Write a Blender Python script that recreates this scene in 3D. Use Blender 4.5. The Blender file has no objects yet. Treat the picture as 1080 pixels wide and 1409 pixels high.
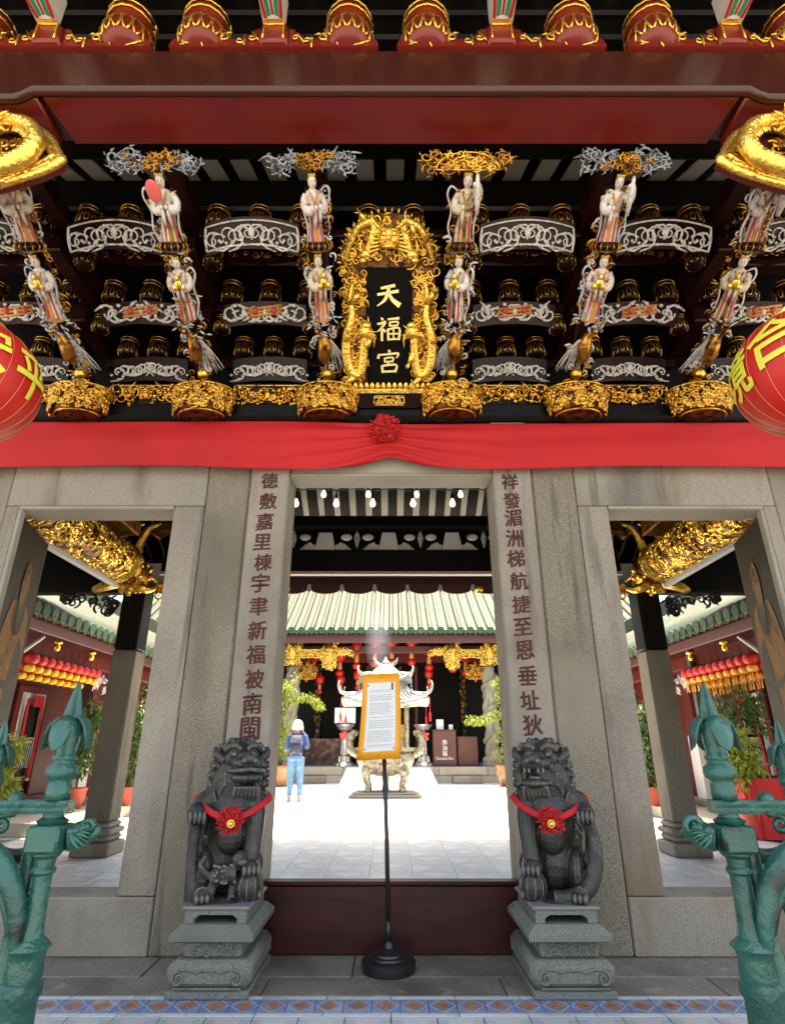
import bpy, bmesh, math, random
import numpy as np
from mathutils import Vector, Matrix

# ------------------------------------------------------------------ camera, sky, sun, exposure
SC = bpy.context.scene
COL = SC.collection
PITCH = math.atan(320.5 / 803.0)
EYE = 1.1
cam_d = bpy.data.cameras.new('camera')
cam = bpy.data.objects.new('camera', cam_d)
COL.objects.link(cam)
cam.location = (0, 0, EYE)
cam.rotation_euler = (math.pi / 2 + PITCH, 0, 0)
cam_d.sensor_fit = 'HORIZONTAL'
cam_d.sensor_width = 36
cam_d.lens = 803.0 / 1080 * 36
cam_d.shift_x = 0.00185
cam_d.clip_start = 0.05
cam_d.clip_end = 2000
SC.camera = cam

SUN_EL, SUN_AZ = math.radians(83), math.radians(35)      # azimuth from +Y towards +X
w = bpy.data.worlds.new('World')
SC.world = w
w.use_nodes = True
wn = w.node_tree.nodes
sky = wn.new('ShaderNodeTexSky')
sky.sky_type = 'NISHITA'
sky.sun_disc = False
sky.sun_elevation = SUN_EL
sky.sun_rotation = SUN_AZ
sky.air_density = 1.0
sky.dust_density = 3.0
sky.ozone_density = 1.0
wn['Background'].inputs[1].default_value = 0.15
w.node_tree.links.new(sky.outputs[0], wn['Background'].inputs[0])
sun_d = bpy.data.lights.new('sun', 'SUN')
sun_d.energy = 4.0
sun_d.angle = math.radians(0.5)
sun_d.color = (1.0, 0.96, 0.9)
sun = bpy.data.objects.new('sun', sun_d)
COL.objects.link(sun)
_sd = Vector((math.sin(SUN_AZ) * math.cos(SUN_EL), math.cos(SUN_AZ) * math.cos(SUN_EL), math.sin(SUN_EL)))
sun.rotation_euler = _sd.to_track_quat('Z', 'Y').to_euler()
sun.location = _sd * 40
SC.view_settings.view_transform = 'Standard'
SC.view_settings.look = 'None'
SC.view_settings.gamma = 1
SC.view_settings.use_curve_mapping = False
SC.view_settings.exposure = 2.48
SC.view_settings.use_white_balance = True
SC.view_settings.white_balance_temperature = 8600
SC.view_settings.white_balance_tint = 8
SC.render.engine = 'CYCLES'
SC.cycles.use_denoising = True
SC.cycles.max_bounces = 8
SC.cycles.diffuse_bounces = 5
SC.cycles.glossy_bounces = 4
SC.cycles.transmission_bounces = 4
SC.cycles.sample_clamp_indirect = 6
SC.cycles.caustics_reflective = False
SC.cycles.caustics_refractive = False

# ------------------------------------------------------------------ pixel -> place (photo pixels, 1080 x 1409)
_F, _CX, _CY = 803.0, 538.0, 704.5
_c, _s = math.cos(PITCH), math.sin(PITCH)
def _ray(u, v):
    x, y = (u - _CX) / _F, (_CY - v) / _F
    return x, _c - y * _s, _s + y * _c
def onY(u, v, Y):
    x, a, b = _ray(u, v); t = Y / a
    return Vector((x * t, Y, EYE + b * t))
def onZ(u, v, Z):
    x, a, b = _ray(u, v); t = (Z - EYE) / b
    return Vector((x * t, a * t, Z))
def onX(u, v, X):
    x, a, b = _ray(u, v); t = X / x
    return Vector((X, a * t, EYE + b * t))

# ------------------------------------------------------------------ mesh builder
PI = math.pi
def R(seed): return random.Random(seed)
class MB:
    def __init__(self):
        self.v, self.f, self.m = [], [], []
    def put(self, vs, fs, m=0, T=None):
        o = len(self.v)
        if T is not None:
            vs = [T @ Vector(p) for p in vs]
        self.v.extend(tuple(p) for p in vs)
        for q in fs:
            self.f.append(tuple(i + o for i in q)); self.m.append(m)
        return self
    def add(self, other, T=None):
        o = len(self.v)
        self.v.extend(tuple(T @ Vector(p)) for p in other.v) if T is not None else self.v.extend(other.v)
        flip = T is not None and T.to_3x3().determinant() < 0
        for q, m in zip(other.f, other.m):
            q = tuple(i + o for i in q)
            self.f.append(q[::-1] if flip else q); self.m.append(m)
        return self
    def box(self, x0, x1, y0, y1, z0, z1, ch=0.0, m=0, T=None):
        if ch <= 0:
            vs = [(x, y, z) for z in (z0, z1) for y in (y0, y1) for x in (x0, x1)]
            return self.put(vs, [(0, 2, 3, 1), (4, 5, 7, 6), (0, 1, 5, 4), (2, 6, 7, 3), (0, 4, 6, 2), (1, 3, 7, 5)], m, T)
        ch = min(ch, (x1 - x0) * .45, (y1 - y0) * .45, (z1 - z0) * .45)
        C = ((x0 + x1) / 2, (y0 + y1) / 2, (z0 + z1) / 2); Hh = ((x1 - x0) / 2, (y1 - y0) / 2, (z1 - z0) / 2)
        vs, idx = [], {}
        for sx in (-1, 1):
            for sy in (-1, 1):
                for sz in (-1, 1):
                    s = (sx, sy, sz)
                    for a in range(3):
                        idx[(s, a)] = len(vs)
                        vs.append(tuple(C[k] + s[k] * (Hh[k] - (0 if k == a else ch)) for k in range(3)))
        fs = []
        def face(ix):
            P = [Vector(vs[i]) for i in ix]
            n = (P[1] - P[0]).cross(P[2] - P[0])
            c = sum(P, Vector()) / len(P) - Vector(C)
            fs.append(tuple(ix) if n.dot(c) > 0 else tuple(ix[::-1]))
        for a in range(3):
            b, c = (a + 1) % 3, (a + 2) % 3
            for s in (-1, 1):
                q = []
                for sb, sc_ in ((-1, -1), (1, -1), (1, 1), (-1, 1)):
                    t = [0, 0, 0]; t[a] = s; t[b] = sb; t[c] = sc_
                    q.append(idx[(tuple(t), a)])
                face(q)
            for sb in (-1, 1):
                for sc_ in (-1, 1):
                    t0 = [0, 0, 0]; t0[a] = -1; t0[b] = sb; t0[c] = sc_
                    t1 = list(t0); t1[a] = 1
                    face([idx[(tuple(t0), b)], idx[(tuple(t1), b)], idx[(tuple(t1), c)], idx[(tuple(t0), c)]])
        for sx in (-1, 1):
            for sy in (-1, 1):
                for sz in (-1, 1):
                    s = (sx, sy, sz)
                    face([idx[(s, 0)], idx[(s, 1)], idx[(s, 2)]])
        return self.put(vs, fs, m, T)
    def loft(self, rings, m=0, caps=True, closed=True, T=None):
        n = len(rings[0]); vs = [p for r in rings for p in r]; fs = []
        k = n if closed else n - 1
        for i in range(len(rings) - 1):
            for j in range(k):
                a, b = i * n + j, i * n + (j + 1) % n
                fs.append((a, b, b + n, a + n))
        if caps and closed:
            fs.append(tuple(range(n))[::-1]); fs.append(tuple((len(rings) - 1) * n + j for j in range(n)))
        return self.put(vs, fs, m, T)
    def lathe(self, prof, n=16, c=(0, 0, 0), m=0, T=None, caps=True, sx=1, sy=1, rip=None):
        rings = []
        for r, z in prof:
            rr = []
            for j in range(n):
                a = 2 * PI * j / n
                q = r * (1 if rip is None else 1 + rip[1] * math.cos(rip[0] * a))
                rr.append((c[0] + q * math.cos(a) * sx, c[1] + q * math.sin(a) * sy, c[2] + z))
            rings.append(rr)
        return self.loft(rings, m, caps, True, T)
    def tube(self, pts, rad, n=6, m=0, caps=True, flat=1.0, T=None, up=None):
        P = [Vector(p) for p in pts]
        if not hasattr(rad, '__len__'): rad = [rad] * len(P)
        rings, prev = [], None
        for i, p in enumerate(P):
            t = (P[min(i + 1, len(P) - 1)] - P[max(i - 1, 0)])
            if t.length < 1e-9: t = Vector((0, 0, 1))
            t.normalize()
            if prev is None:
                a = Vector(up) if up is not None else (Vector((0, 0, 1)) if abs(t.z) < .9 else Vector((1, 0, 0)))
                u = a - t * a.dot(t)
                if u.length < 1e-6: u = t.orthogonal()
                u.normalize()
            else:
                u = prev - t * prev.dot(t)
                if u.length < 1e-6: u = t.orthogonal()
                u.normalize()
            prev = u
            w_ = t.cross(u)
            rings.append([p + (u * math.cos(2 * PI * j / n) * flat + w_ * math.sin(2 * PI * j / n)) * rad[i] for j in range(n)])
        return self.loft(rings, m, caps, True, T)
    def ell(self, c, r, nu=10, nv=7, m=0, rot=None, T=None):
        if not hasattr(r, '__len__'): r = (r, r, r)
        Mx = Matrix.Translation(Vector(c)) @ ((rot.to_matrix() if hasattr(rot, 'to_matrix') else rot).to_4x4() if rot is not None else Matrix.Identity(4))
        vs = [Mx @ Vector((0, 0, -r[2]))]
        for i in range(1, nv):
            b = -PI / 2 + PI * i / nv
            for j in range(nu):
                a = 2 * PI * j / nu
                vs.append(Mx @ Vector((r[0] * math.cos(b) * math.cos(a), r[1] * math.cos(b) * math.sin(a), r[2] * math.sin(b))))
        vs.append(Mx @ Vector((0, 0, r[2])))
        fs = [(0, 1 + (j + 1) % nu, 1 + j) for j in range(nu)]
        for i in range(nv - 2):
            for j in range(nu):
                a = 1 + i * nu + j; b = 1 + i * nu + (j + 1) % nu
                fs.append((a, b, b + nu, a + nu))
        L = len(vs) - 1; o = 1 + (nv - 2) * nu
        fs += [(o + j, o + (j + 1) % nu, L) for j in range(nu)]
        return self.put(vs, fs, m, T)
    def prism(self, poly, y0, y1, m=0, T=None):
        """polygon in XZ (counter-clockwise seen from -Y), extruded from y0 (front) to y1"""
        n = len(poly)
        ar = sum(poly[i][0] * poly[(i + 1) % n][1] - poly[(i + 1) % n][0] * poly[i][1] for i in range(n))
        if ar < 0: poly = poly[::-1]
        vs = [(x, y0, z) for x, z in poly] + [(x, y1, z) for x, z in poly]
        fs = [tuple(range(n)), tuple(range(n, 2 * n))[::-1]]
        for i in range(n):
            j = (i + 1) % n
            fs.append((i, i + n, j + n, j))
        return self.put(vs, fs, m, T)
    def leaf(self, p, d, nrm, L, W, m=0, bend=.15):
        d = Vector(d).normalized(); nrm = Vector(nrm); s = d.cross(nrm)
        if s.length < 1e-6: s = d.orthogonal()
        s.normalize(); k = s.cross(d); p = Vector(p)
        vs = [p, p + d * L * .45 + s * W * .5 + k * bend * L * .3, p + d * L * .45 - s * W * .5 + k * bend * L * .3, p + d * L - k * bend * L]
        return self.put(vs, [(0, 1, 3), (0, 3, 2)], m)
    def curl(self, c, r0, turns=1.3, a0=0.0, sgn=1, tr=.008, n=5, seg=14, m=0, plane='XZ', tail=0.0, taper=.45, lobes=0):
        """scroll: a spiral tube lying in a plane; starts at outside"""
        pts, rad = [], []
        if tail:
            a = a0
            q = Vector((math.cos(a), 0, math.sin(a))) * r0
            tg = Vector((math.sin(a), 0, -math.cos(a))) * sgn
            pts.append(Vector(c) + q + tg * tail); rad.append(tr * .6)
        for i in range(seg + 1):
            k = i / seg
            a = a0 + sgn * turns * 2 * PI * k
            r = r0 * (1 - .78 * k)
            pts.append(Vector(c) + Vector((math.cos(a) * r, -.006 * k, math.sin(a) * r))); rad.append(tr * (1 - taper * k))
        for q in range(lobes):            # small acanthus lobes on the outside of the scroll
            a = a0 + sgn * (.5 + 1.15 * q); o_ = Vector((math.cos(a), 0, math.sin(a))); tg = Vector((-math.sin(a), 0, math.cos(a))) * sgn
            p = Vector(c) + o_ * r0 * (1 - .1 * q); self.tube([p, p + (o_ * .7 + tg * .5) * r0 * .45, p + (o_ * .75 + tg * 1.2) * r0 * .75], [tr * .8, tr * 1.25, tr * .2], n, m, flat=.7)
        if plane == 'XY': pts = [Vector((p.x, p.z, p.y)) for p in pts]
        return self.tube(pts, rad, n, m)

def smooth_pts(P, k=3):
    """Catmull-Rom through points"""
    P = [Vector(p) for p in P]; out = []
    for i in range(len(P) - 1):
        a, b, c, d = P[max(i - 1, 0)], P[i], P[i + 1], P[min(i + 2, len(P) - 1)]
        for j in range(k):
            t = j / k
            out.append(.5 * ((2 * b) + (c - a) * t + (2 * a - 5 * b + 4 * c - d) * t * t + (3 * b - a - 3 * c + d) * t ** 3))
    out.append(P[-1]); return out
def lerpl(L, n):
    out = []
    for i in range(n):
        k = i / (n - 1) * (len(L) - 1); j = min(int(k), len(L) - 2); out.append(L[j] + (L[j + 1] - L[j]) * (k - j))
    return out

def mesh_of(mb, name, mats, smooth=False):
    me = bpy.data.meshes.new(name)
    me.from_pydata([tuple(p) for p in mb.v], [], mb.f)
    for m in (mats if isinstance(mats, (list, tuple)) else [mats]):
        me.materials.append(m)
    if any(mb.m): me.polygons.foreach_set('material_index', mb.m)
    if smooth is True: me.polygons.foreach_set('use_smooth', [True] * len(me.polygons))
    me.update()
    if smooth == 'auto':
        me.polygons.foreach_set('use_smooth', [True] * len(me.polygons))
        me.set_sharp_from_angle(angle=math.radians(38))
    return me
def link(name, me, parent=None, loc=(0, 0, 0), rot=(0, 0, 0), scale=(1, 1, 1)):
    o = bpy.data.objects.new(name, me); COL.objects.link(o)
    if parent is not None: o.parent = parent
    o.location = loc; o.rotation_euler = rot; o.scale = scale
    return o
def mk(name, mb, mats, parent=None, smooth='auto', **k):
    return link(name, mesh_of(mb, name, mats, smooth), parent, **k)
def tag(o, label=None, cat=None, group=None, kind=None):
    if label: o['label'] = label
    if cat: o['category'] = cat
    if group: o['group'] = group
    if kind: o['kind'] = kind
    return o
def thing(name, label, cat, loc=(0, 0, 0), rot=(0, 0, 0), group=None, scale=(1, 1, 1)):
    o = link(name, None, None, loc, rot, scale); o.empty_display_size = .1
    return tag(o, label, cat, group)
def copy_tree(o, parent=None, **props):
    c = o.copy(); COL.objects.link(c); c.parent = parent
    for ch in list(o.children): copy_tree(ch, c)
    return c

# ------------------------------------------------------------------ materials
def M(name, col, rough=.5, metal=0.0, spots=(), bump=(), spec=.5, coat=0.0, jit=0.0, emit=None, trans=0.0, coord='Object', rvar=None, sheen=0, sss=0, pos=False, huejit=0, alpha=None):
    """spots: (scale, detail, colour, lo, hi[, stretch]) noise-masked second colours; bump: (scale, strength, distance[, kind])"""
    m = bpy.data.materials.new(name); m.use_nodes = True
    nt = m.node_tree; N, Lk = nt.nodes, nt.links
    b = N['Principled BSDF']
    b.inputs['Roughness'].default_value = rough; b.inputs['Metallic'].default_value = metal
    b.inputs['Specular IOR Level'].default_value = spec; b.inputs['Coat Weight'].default_value = coat
    b.inputs['Coat Roughness'].default_value = .12
    if sheen: b.inputs['Sheen Weight'].default_value = sheen
    if trans: b.inputs['Transmission Weight'].default_value = trans
    if sss:
        b.inputs['Subsurface Weight'].default_value = sss; b.inputs['Subsurface Radius'].default_value = (.02, .01, .005)
    if emit: b.inputs['Emission Color'].default_value = (*emit[0], 1); b.inputs['Emission Strength'].default_value = emit[1]
    tc = N.new('ShaderNodeTexCoord'); oi = N.new('ShaderNodeObjectInfo')
    if coord == 'World':
        ge = N.new('ShaderNodeNewGeometry'); vec = ge.outputs['Position']
    else:
        ad = N.new('ShaderNodeVectorMath'); ad.operation = 'MULTIPLY_ADD'
        cb = N.new('ShaderNodeCombineXYZ')
        for i in range(3): Lk.new(oi.outputs['Random'], cb.inputs[i])
        ad.inputs[1].default_value = (17.3, 9.1, 23.7)
        Lk.new(cb.outputs[0], ad.inputs[0]); Lk.new(tc.outputs['Object'], ad.inputs[2]); vec = ad.outputs[0]
    cur = None
    rgb = N.new('ShaderNodeRGB'); rgb.outputs[0].default_value = (*col, 1); cur = rgb.outputs[0]
    for sp in spots:
        sc, de, c2, lo, hi = sp[:5]
        nz = N.new('ShaderNodeTexNoise'); nz.inputs['Scale'].default_value = sc; nz.inputs['Detail'].default_value = de
        v = vec
        if len(sp) > 5:
            mp = N.new('ShaderNodeMapping'); mp.inputs['Scale'].default_value = sp[5]; Lk.new(vec, mp.inputs[0]); v = mp.outputs[0]
        Lk.new(v, nz.inputs['Vector'])
        mr = N.new('ShaderNodeMapRange'); mr.inputs[1].default_value = lo; mr.inputs[2].default_value = hi
        Lk.new(nz.outputs[0], mr.inputs[0])
        mx = N.new('ShaderNodeMix'); mx.data_type = 'RGBA'
        Lk.new(mr.outputs[0], mx.inputs[0]); Lk.new(cur, mx.inputs[6]); mx.inputs[7].default_value = (*c2, 1); cur = mx.outputs[2]
    if jit or huejit:
        hs = N.new('ShaderNodeHueSaturation'); mr = N.new('ShaderNodeMapRange')
        mr.inputs[3].default_value = 1 - jit; mr.inputs[4].default_value = 1 + jit
        Lk.new(oi.outputs['Random'], mr.inputs[0]); Lk.new(mr.outputs[0], hs.inputs['Value']); Lk.new(cur, hs.inputs['Color']); cur = hs.outputs[0]
    Lk.new(cur, b.inputs['Base Color'])
    if emit == 'self': Lk.new(cur, b.inputs['Emission Color'])
    if rvar:
        nz = N.new('ShaderNodeTexNoise'); nz.inputs['Scale'].default_value = rvar[0]; nz.inputs['Detail'].default_value = 4; Lk.new(vec, nz.inputs['Vector'])
        mr = N.new('ShaderNodeMapRange'); mr.inputs[1].default_value = .3; mr.inputs[2].default_value = .7; mr.inputs[3].default_value = rvar[1]; mr.inputs[4].default_value = rvar[2]
        Lk.new(nz.outputs[0], mr.inputs[0]); Lk.new(mr.outputs[0], b.inputs['Roughness'])
    nrm = None
    for bp in bump:
        sc, st, di = bp[:3]
        if len(bp) > 3 and bp[3] == 'vor':
            tx = N.new('ShaderNodeTexVoronoi'); tx.inputs['Scale'].default_value = sc
        elif len(bp) > 3 and bp[3] == 'wave':
            tx = N.new('ShaderNodeTexWave'); tx.inputs['Scale'].default_value = sc; tx.inputs['Distortion'].default_value = 6; tx.inputs['Detail'].default_value = 2
        else:
            tx = N.new('ShaderNodeTexNoise'); tx.inputs['Scale'].default_value = sc; tx.inputs['Detail'].default_value = 5
        Lk.new(vec, tx.inputs['Vector'])
        bm = N.new('ShaderNodeBump'); bm.inputs['Strength'].default_value = st; bm.inputs['Distance'].default_value = di
        Lk.new(tx.outputs[0], bm.inputs['Height'])
        if nrm is not None: Lk.new(nrm, bm.inputs['Normal'])
        nrm = bm.outputs[0]
    if nrm is not None: Lk.new(nrm, b.inputs['Normal'])
    return m

granite = M('granite', (.30, .255, .205), .75, spots=[(1.1, 5, (.15, .125, .10), .42, .68), (2.2, 6, (.31, .28, .235), .50, .75), (190, 3, (.10, .085, .07), .54, .66), (260, 2, (.42, .39, .34), .62, .72), (.8, 5, (.07, .058, .048), .56, .80, (1.8, 1.8, .5)), (1.3, 5, (.16, .115, .07), .56, .75, (2.5, 2.5, .7)), (3.2, 7, (.055, .045, .036), .60, .76, (3, 3, .22)), (.45, 3, (.36, .32, .27), .52, .7)], bump=[(230, .35, .002), (30, .25, .004)], jit=.05)
granite_rough = M('granite_rough', (.26, .222, .165), .85, spots=[(150, 3, (.055, .048, .042), .50, .62), (210, 2, (.40, .365, .30), .60, .72), (1.2, 5, (.14, .12, .09), .46, .72), (.8, 5, (.085, .072, .055), .56, .80, (2, 2, .5)), (2.0, 5, (.17, .115, .055), .62, .76), (3.4, 7, (.06, .05, .038), .60, .74, (3, 3, .25)), (.5, 3, (.33, .29, .225), .52, .7)], bump=[(130, .8, .004), (24, .3, .006)], jit=.05)
granite_pale = M('granite_pale', (.30, .275, .225), .75, spots=[(200, 3, (.17, .15, .125), .55, .68), (1.4, 5, (.19, .165, .135), .48, .75)], bump=[(200, .3, .002)])
granite_floor = M('granite_floor', (.21, .19, .16), .6, spots=[(140, 3, (.09, .08, .07), .52, .64), (170, 2, (.36, .34, .3), .60, .72), (2.2, 6, (.10, .09, .08), .48, .7), (9, 5, (.28, .26, .23), .6, .75)], bump=[(140, .5, .003), (12, .3, .004)], jit=.08, rvar=(3, .45, .8))
dark_stone = M('dark_stone', (.025, .0245, .022), .48, spots=[(6, 6, (.010, .0098, .009), .42, .66), (14, 5, (.060, .058, .053), .55, .78), (160, 2, (.14, .135, .12), .64, .75)], bump=[(120, .5, .0025), (34, .6, .006)], rvar=(8, .34, .65))
plinth_stone = M('plinth_stone', (.15, .15, .132), .75, spots=[(150, 3, (.08, .082, .075), .52, .64), (180, 2, (.30, .30, .28), .60, .72), (3, 5, (.11, .11, .10), .5, .75)], bump=[(150, .45, .002), (22, .25, .004)])
joint_m = M('joint_mortar', (.05, .045, .04), .95)
black_lac = M('black_lacquer', (.004, .003, .0028), .4, spec=.2, bump=[(25, .08, .002)])
dark_red = M('dark_red_lacquer', (.013, .0022, .002), .3, spec=.22, bump=[(18, .08, .002)], spots=[(7, 4, (.02, .004, .004), .5, .7)])
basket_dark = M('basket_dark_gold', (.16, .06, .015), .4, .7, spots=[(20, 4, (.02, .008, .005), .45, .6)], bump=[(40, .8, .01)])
brown_red = M('brown_red_lacquer', (.055, .0115, .008), .24, spec=.5, bump=[(9, .06, .002)], spots=[(2.2, 4, (.05, .012, .009), .45, .7, (1, 1, .3))])
beam_red = M('beam_red_paint', (.15, .011, .008), .3, spec=.5, bump=[(9, .05, .002)], spots=[(3, 4, (.11, .008, .007), .45, .75)])
gold_mid = M('gold_mid', (.70, .38, .065), .28, .9, spots=[(14, 4, (.42, .17, .03), .48, .66), (34, 4, (.05, .015, .006), .56, .66)], bump=[(70, .5, .005)], rvar=(16, .16, .4))
crest_blue = M('crest_blue_white', (.22, .25, .29), .45, spots=[(16, 4, (.40, .42, .45), .5, .66), (30, 4, (.05, .05, .055), .52, .64)], bump=[(60, .4, .004)])
maroon = M('maroon_board', (.045, .0075, .0065), .4, spec=.25, spots=[(3, 5, (.018, .006, .005), .45, .7, (1, 1, 4)), (40, 3, (.08, .04, .035), .72, .8)], bump=[(30, .08, .002)])
gold = M('gold_leaf', (.86, .52, .10), .26, .9, spots=[(9, 4, (.62, .27, .04), .5, .72), (40, 3, (.12, .03, .01), .60, .72)], bump=[(70, .45, .004), (45, .25, .004, 'vor')], rvar=(14, .16, .42))
gold_bright = M('gold_bright', (.94, .62, .14), .24, .82, spots=[(16, 4, (.74, .38, .06), .5, .7), (45, 3, (.25, .08, .02), .66, .76)], bump=[(75, .5, .005), (42, .45, .006, 'vor')], rvar=(20, .15, .38))
gold_old = M('gold_old', (.50, .24, .045), .3, .85, spots=[(12, 4, (.10, .03, .012), .50, .66), (30, 3, (.02, .008, .006), .6, .72)], bump=[(60, .4, .004)])
white_carve = M('white_carving', (.62, .60, .58), .42, spots=[(22, 4, (.34, .34, .36), .5, .7), (45, 4, (.10, .06, .05), .60, .70)], bump=[(60, .3, .003)])
blue_white = M('blue_white_carving', (.46, .50, .55), .45, spots=[(16, 4, (.26, .31, .37), .5, .7), (40, 4, (.08, .07, .07), .6, .7)], bump=[(60, .3, .003)])
robe_white = M('robe_white', (.66, .63, .59), .42, spots=[(24, 4, (.40, .38, .37), .5, .7), (42, 4, (.16, .09, .06), .60, .70), (13, 4, (.45, .22, .05), .64, .70)], bump=[(50, .25, .003)])
face_pale = M('face_pale', (.66, .60, .55), .4)
hair_black = M('hair_black', (.012, .01, .01), .3)
rouge = M('rouge', (.45, .05, .04), .5)
pink_red = M('pink_red', (.62, .10, .09), .5)
orange_paint = M('orange_paint', (.55, .22, .05), .45)
plaque_black = M('plaque_black', (.003, .003, .003), .6, spec=.08)
char_gold = M('character_gold', (.95, .78, .33), .4, .35)
banner_red = M('banner_red', (.50, .006, .010), .75, spots=[(1.3, 3, (.42, .005, .008), .45, .7)], bump=[(3.5, .25, .02), (420, .15, .0006), (11, .14, .012), (1.6, .4, .05)])
rosette_red = M('rosette_red', (.48, .006, .010), .7, bump=[(60, .3, .003)])
lantern_red = M('lantern_red', (.50, .010, .007), .5, spots=[(3, 3, (.42, .008, .006), .5, .7)], bump=[(9, .15, .004)], sss=.0)
lantern_yellow = M('lantern_character_yellow', (.66, .62, .06), .5)
wire_gold = M('wire_gold', (.70, .36, .10), .4, .5)
ink_red = M('inscription_red', (.075, .013, .011), .8, spots=[(30, 4, (.05, .011, .010), .45, .65), (90, 3, (.2, .12, .09), .66, .74)])
rafter_dark = M('rafter_dark', (.006, .0036, .003), .6, spec=.15)
ceil_white = M('ceiling_white', (.74, .71, .64), .8, jit=.06)
ceil_white_dim = M('ceiling_white_dim', (.36, .34, .30), .8, jit=.1)  # the ceiling white again, with the dimness put into its colour
white_paint = M('white_paint', (.75, .74, .72), .6)
pale_grey = M('pale_grey_paint', (.55, .55, .56), .6)
green_iron = M('green_iron', (.010, .090, .072), .3, spec=.5, spots=[(6, 5, (.006, .060, .049), .45, .62), (7, 8, (.010, .018, .016), .62, .68), (38, 5, (.14, .20, .18), .72, .78)], bump=[(16, .8, .012), (60, .6, .006)], rvar=(9, .16, .45))
black_plastic = M('black_plastic', (.012, .012, .013), .35, bump=[(120, .1, .001)])
orange_board = M('orange_board', (.80, .32, .012), .5, spots=[(3, 3, (.72, .26, .01), .5, .75)])
tile_green = M('glazed_tile_green', (.050, .092, .060), .45, spec=.2, spots=[(5, 4, (.10, .10, .07), .52, .72), (13, 4, (.035, .07, .042), .6, .75)], jit=.18, bump=[(30, .2, .004)])
tile_pale = M('glazed_tile_pale', (.050, .072, .052), .55, spec=.15, spots=[(4, 4, (.082, .052, .040), .5, .66), (10, 4, (.036, .060, .04), .56, .70)], jit=.14, bump=[(30, .2, .004)])
purple_wood = M('purple_brown_wood', (.10, .035, .036), .4, bump=[(20, .1, .002)])
red_wood = M('red_wood', (.12, .014, .014), .4, bump=[(20, .1, .002)])
foliage_y = M('foliage_yellow_green', (.32, .38, .045), .55, spots=[(9, 3, (.16, .24, .035), .45, .7)], jit=.1)
foliage_g = M('foliage_green', (.07, .16, .03), .5, spots=[(9, 3, (.04, .09, .02), .45, .7), (14, 3, (.16, .24, .05), .62, .75)])
bark = M('bark', (.10, .075, .05), .85)
clay = M('brown_glazed_clay', (.26, .12, .05), .4, spots=[(7, 4, (.40, .24, .12), .5, .7), (16, 4, (.14, .06, .03), .58, .7)], bump=[(16, .5, .01)])
clay_red = M('red_clay', (.48, .09, .06), .6)
soil = M('soil', (.04, .03, .022), .95)
urn_stone = M('urn_bronze', (.34, .315, .25), .45, .35, spots=[(12, 4, (.12, .105, .07), .45, .65), (30, 4, (.34, .31, .24), .6, .72)], bump=[(26, .6, .012)])
silver = M('polished_steel', (.72, .72, .72), .22, .9)
paper = M('paper', (.74, .73, .72), .7)
denim_j = M('denim_jacket', (.035, .075, .22), .8, spots=[(12, 4, (.05, .12, .30), .5, .7)], bump=[(16, .8, .03), (40, .4, .01)])
denim_p = M('denim_jeans', (.08, .20, .38), .8, spots=[(9, 4, (.13, .28, .46), .5, .7)], bump=[(12, .9, .04), (40, .4, .01)])
skin_m = M('skin', (.52, .32, .23), .5)
cap_white = M('white_hat', (.80, .79, .76), .7)
pack_m = M('backpack_navy', (.02, .026, .06), .7, spots=[(14, 4, (.15, .17, .24), .56, .7)])
shoe_m = M('shoe_pink', (.58, .36, .30), .6)
door_black = M('door_black', (.028, .025, .023), .45, spots=[(5, 5, (.018, .016, .015), .45, .7)])
paint_brown = M('painted_robe', (.26, .11, .025), .55, spots=[(7, 5, (.06, .03, .015), .5, .68), (14, 4, (.36, .18, .04), .58, .7), (5, 4, (.04, .035, .03), .6, .75)], bump=[(30, .2, .003)])
paint_dark = M('painted_dark', (.055, .04, .03), .55, spots=[(9, 4, (.09, .05, .025), .5, .7)])
paint_face = M('painted_face', (.24, .13, .06), .55, spots=[(12, 4, (.09, .05, .03), .5, .7)])
red_cloth = M('red_cloth', (.55, .012, .014), .7)
lamp_glass = M('lamp_glass', (.85, .83, .78), .15, emit=((1, .93, .8), .5))
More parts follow.
